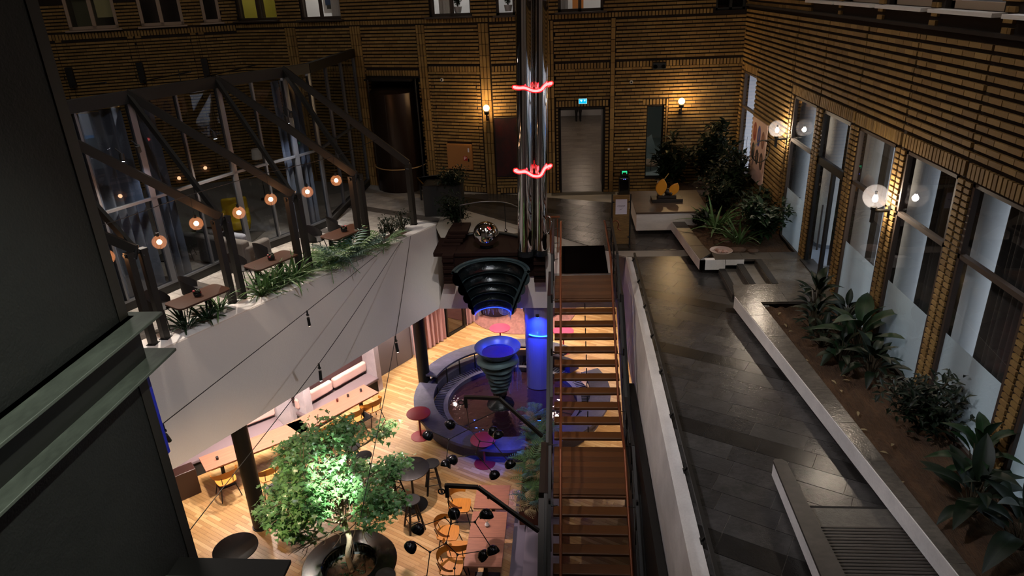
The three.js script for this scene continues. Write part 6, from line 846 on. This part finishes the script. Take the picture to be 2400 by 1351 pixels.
// ================================================================ cables with hanging spot lamps over the hall
const cableEnds = [[edge(.75, .1), [-5.1, 1.35, -7.4]], [edge(.9, .1), [-7.2, -1.2, -8.6]], [edge(.45, .1), [-4.7, -3.9, -10.7]]];
function spotOn(p, target, lab, color, power, angle, pen) { const t = thing('cable_spot', lab, 'lamp', p); const d = V(target[0] - p[0], target[1] - p[1], target[2] - p[2]).normalize(); const c = V(0, -.14, 0); part('clamp', cyl(.016, .1, 0, -.02, 0, 10), M.black, t); part('barrel', rod(c.clone().addScaledVector(d, -.02), c.clone().addScaledVector(d, .16), .028, 14), M.black, t); part('lens', rod(c.clone().addScaledVector(d, .161), c.clone().addScaledVector(d, .166), .022, 14), glow(color, 6), t); part('ring', new THREE.TorusGeometry(.026, .006, 6, 16).translate(0, -.06, 0), M.black, t); const L = new THREE.SpotLight(color, power, 0, angle, pen); L.position.set(p[0], p[1] - .14, p[2]).addScaledVector(d, .18); L.target.position.set(...target); L.shadow.radius = 1.5; scene.add(L, L.target); }
const cab = (pts, lab) => solo('cable', tube(pts.map(p => V(...p)), .007, 40, 5), M.black, lab, 'cable');
{
  const [ax, az] = [-4.9, -17.35], [bx, bz] = [-4.56, -18.04], [cx, cz] = [-4.39, -18.39];
  cab([[ax, .03, az], [-4.96, .85, -11.77], [-5.02, 1.6, -6.86]], 'thin black cable sagging across the white fascia, upper one');
  cab([[bx, .03, bz], [-4.37, .43, -10.46], [-4.96, .04, -6.62]], 'thin black cable running steeply across the white fascia');
  cab([[cx, .03, cz], [-3.32, .26, -11.8], [-3.3, -.41, -10.3], [-3.46, -1.6, -8.89]], 'thin black cable hanging beside the grey door');
  spotOn([-4.96, .83, -11.75], [-5.2, -4.3, -12.5], 'small black cable spot on the upper cable over the fascia', 0xffe8d0, 1, .3, .5);
  spotOn([-4.37, .41, -10.46], [-4.35, -2.1, -10.0], 'small black cable spot aimed at the maple crown', 0xecfff4, POWER.tree * .06, .3, .9);
  spotOn([-3.32, .24, -11.8], [-2.8, -4.3, -11.2], 'small black cable spot hanging before the grey door', 0xffe0d8, POWER.tree * .14, .6, .7);
  spotOn([-5.02, 1.55, -6.95], [-6.3, -4.3, -10.6], 'small black cable spot at the edge of the steel column', 0xffd9b0, POWER.tree * .16, .62, .6);
}
// ================================================================ unseen recessed lamps, placed to light the lower level under terrace and slab
function downlight(p, color, power, angle, lab, tgt) { const t = thing('downlight', lab, 'lamp', p); part('rim', new THREE.TorusGeometry(.075, .012, 8, 24).rotateX(Math.PI / 2), M.white, t); part('lens', cyl(.068, .012, 0, 0, 0, 20), glow(color, 6), t); const L = new THREE.SpotLight(color, power, 0, angle, .5); L.position.set(p[0], p[1] - .04, p[2]); L.target.position.set(...(tgt || [p[0], -4.3, p[2]])); L.shadow.radius = 3; scene.add(L, L.target); }
[[-4.9, -18.2], [-5.5, -16.9], [-6.2, -15.5], [-6.9, -14.3], [-7.5, -13.4], [-8.2, -12.6]].forEach(([x, z], i) => downlight([x, -1.615, z], 0xffebdf, POWER.soffit, 1.05, ['first', 'second', 'third', 'fourth', 'fifth', 'sixth'][i] + ' unseen recessed lamp lighting the lower level under the terrace, from the pool end'));
[[-3.9, -20.3], [-2.2, -19.6], [-.4, -19.6], [-2.4, -22.6], [-.3, -22.4], [1.2, -19.8], [2.2, -15.5], [2.2, -11.5]].forEach(([x, z], i) => downlight([x, -1.615, z], 0xffe6d4, POWER.far, 1.05, ['left', 'middle', 'right'][i % 3] + ' unseen recessed lamp ' + ['of the front row under the entrance slab', 'of the back row under the entrance slab', 'below the walkway'][Math.floor(i / 3)]));
// ================================================================ unseen lamps above the hall and in the lounge, placed to light them
lamp(1.6, 1.6, [-1.5, 11.9, -12], [0, -1, 0], 0xfff5ec, POWER.hall, 1.2, 'large unseen square ceiling lamp lighting the middle of the hall');
lamp(1.2, 1.2, [2.6, 11.9, -8], [0, -1, 0], 0xfff5ec, POWER.hall, 1.2, 'large unseen square ceiling lamp lighting the walkway');
lamp(1.4, 1.4, [-11, 11.9, -15], [0, -1, 0], 0xfff5ec, POWER.hall * 1.5, 1.2, 'large unseen square ceiling lamp over the lounge, lighting the brick wall behind it');
lamp(1.2, 1.2, [-7, 11.9, -8], [0, -1, 0], 0xfff5ec, POWER.hall * .7, 1.2, 'large unseen square ceiling lamp lighting the terrace');
function unseenCeilingSpot(p, target, color, power, angle, lab) { const t = thing('ceiling_spot', lab, 'lamp', p); const d = V(target[0] - p[0], target[1] - p[1], target[2] - p[2]).normalize(); part('barrel', rod(V(0, 0, 0), d.clone().multiplyScalar(.3), .08, 20), M.black, t); part('lens', rod(d.clone().multiplyScalar(.3), d.clone().multiplyScalar(.305), .07, 20), glow(color, 8), t); part('yoke', rod(V(0, 0, 0), V(0, 11.9 - p[1], 0), .02, 8), M.black, t); const L = new THREE.SpotLight(color, power, 0, angle, .7); L.position.set(...p).addScaledVector(d, .33); L.target.position.set(...target); L.shadow.radius = 4; scene.add(L, L.target); }  // spots above the view, each placed to light the surface it aims at
unseenCeilingSpot([.6, 11.3, -5.2], [-6.4, -.6, -13.2], 0xf1f3ff, POWER.fascia, .56, 'unseen black ceiling spot placed to light the leaning fascia');
unseenCeilingSpot([-5.4, 11.3, -6.6], [1.0, -.9, -12.2], 0xfff2ea, POWER.parapet, .27, 'unseen black ceiling spot placed to light the walkway parapet and the stair');
unseenCeilingSpot([-.9, 11.3, -9.4], [-1.9, -1.0, -17], 0xfff8f4, POWER.beam, .2, 'unseen black ceiling spot placed to light the white beam and the bell');
unseenCeilingSpot([-.8, 11.3, -2.2], [-4.05, -1.45, -9.45], 0xf4fff4, 9000, .036, 'unseen narrow black ceiling spot placed to light the maple crown');
unseenCeilingSpot([3.4, 11.3, -1.9], [-1.7, 5.1, -1.8], 0xf4fff0, POWER.ledge, .12, 'unseen black ceiling spot placed to light the steel column ledges');
unseenCeilingSpot([-.2, 11.3, -8], [-2.1, -4, -11.2], 0xffe6dc, POWER.tables, .2, 'unseen black ceiling spot placed to light the square tables');
unseenCeilingSpot([-4.2, 11.3, -4.6], [3.7, .2, -8.8], 0xf6f4ff, 170, .3, 'unseen black ceiling spot placed to light the long planter wall');
// spots clamped to the struts, washing the terrace and the lounge curtains
[[[-9.25, 3.5, -13.9], [-9.2, 0, -13.2]], [[-8.3, 3.5, -16.1], [-8.1, 0, -16.0]], [[-7.2, 3.5, -17.9], [-6.9, 0, -18.1]], [[-9.05, 3.6, -14.2], [-9.6, 1.5, -15.2]], [[-7.15, 3.6, -18.1], [-7.6, 1.6, -19.0]]].forEach(([p, q], i) => { const t = thing('strut_spot', 'small black spot lamp on a lounge strut, ' + ['left one', 'middle one', 'right one', 'aimed at the left curtain', 'aimed at the corner curtain'][i], 'lamp', p); const d = V(q[0] - p[0], q[1] - p[1], q[2] - p[2]).normalize(); part('barrel', rod(V(0, 0, 0), d.clone().multiplyScalar(.16), .05, 16), M.black, t); part('lens', rod(d.clone().multiplyScalar(.16), d.clone().multiplyScalar(.165), .04, 16), glow(0xeaf0ff, 5), t); part('clamp', rod(V(0, 0, 0), V(-.1, .12, .02), .015, 6), M.black, t); const L = new THREE.SpotLight(i < 3 ? 0xfff0e0 : 0xdfe8ff, POWER.terrace * (i < 3 ? 1 : i === 3 ? .3 : .5), 0, i < 3 ? .95 : .45, .7); L.position.set(...p).addScaledVector(d, .2); L.target.position.set(...q); L.shadow.radius = 2; scene.add(L, L.target); });
{ const t = thing('track_lamp', 'unseen small ceiling lamp placed to light the lounge', 'lamp', [-10.2, 4.3, -18.6]); part('body', cyl(.06, .14, 0, 0, 0, 16), M.black, t); part('lens', cyl(.05, .01, 0, -.075, 0, 16), glow(0xfff0e0, 4), t); part('rod', rod(V(0, .07, 0), V(0, .4, 0), .01, 6), M.black, t); const L = new THREE.PointLight(0xffe8d8, POWER.lounge); L.position.set(-10.2, 4.15, -18.6); L.shadow.radius = 3; scene.add(L); }  // unseen lamp, placed to light the dim lounge interior
// a person far down the corridor, standing, seen only from the shins down through the doorway
{
  const t = thing('person', 'person in dark trousers and shoes standing at the far end of the corridor', 'person', [.62, 0, -35.6]);
  const bones = [[[-.1, .08, 0], [-.1, .5, .01], .05, .062], [[.1, .08, 0], [.1, .5, .01], .05, .062], [[-.1, .5, .01], [-.09, .92, 0], .065, .09], [[.1, .5, .01], [.09, .92, 0], .065, .09], [[0, .95, 0], [0, 1.36, 0], .14, .15], [[-.16, 1.4, 0], [.16, 1.4, 0], .07, .07], [[0, 1.4, 0], [0, 1.56, 0], .06, .055], [[0, 1.62, .01], [0, 1.7, .0], .085, .095], [[-.2, 1.4, 0], [-.26, 1.1, .02], .052, .043], [[-.26, 1.1, .02], [-.25, .84, .06], .042, .032], [[.2, 1.4, 0], [.26, 1.1, .02], .052, .043], [[.26, 1.1, .02], [.25, .84, .06], .042, .032], [[-.25, .84, .06], [-.245, .72, .08], .036, .024], [[.25, .84, .06], [.245, .72, .08], .036, .024]];
  const N = 72, mc = new MarchingCubes(N, new THREE.MeshBasicMaterial(), false, false, 60000), S = 1.0; mc.isolation = 0; const P = V(0, 0, 0);
  for (let k = 0; k < N; k++) for (let j = 0; j < N; j++) for (let i = 0; i < N; i++) { P.set((i - N / 2) / (N / 2) * S, (j - N / 2) / (N / 2) * S + .92, (k - N / 2) / (N / 2) * S); let acc = 0; for (const [a, b, r0, r1] of bones) { const bx = b[0] - a[0], by = b[1] - a[1], bz = b[2] - a[2], px = P.x - a[0], py = P.y - a[1], pz = P.z - a[2]; const h = Math.max(0, Math.min(1, (px * bx + py * by + pz * bz) / (bx * bx + by * by + bz * bz))); const d = Math.hypot(px - bx * h, py - by * h, pz - bz * h) - lerp(r0, r1, h); acc += Math.exp(-d * 40); } mc.field[i + j * N + k * N * N] = Math.log(acc) / 40; }
  mc.update(); const g = new THREE.BufferGeometry(); g.setAttribute('position', new THREE.BufferAttribute(mc.positionArray.slice(0, mc.count * 3), 3)); g.setAttribute('normal', new THREE.BufferAttribute(mc.normalArray.slice(0, mc.count * 3), 3)); g.scale(S, S, S).translate(0, .92, 0);
  part('body', g, std(0x18161a, .8), t); for (const s of [-1, 1]) part('shoe', rbox(.095, .09, .27, .04, s * .1, .045, .05, 0, 3), M.black, t);
}
renderer.render(scene, camera);
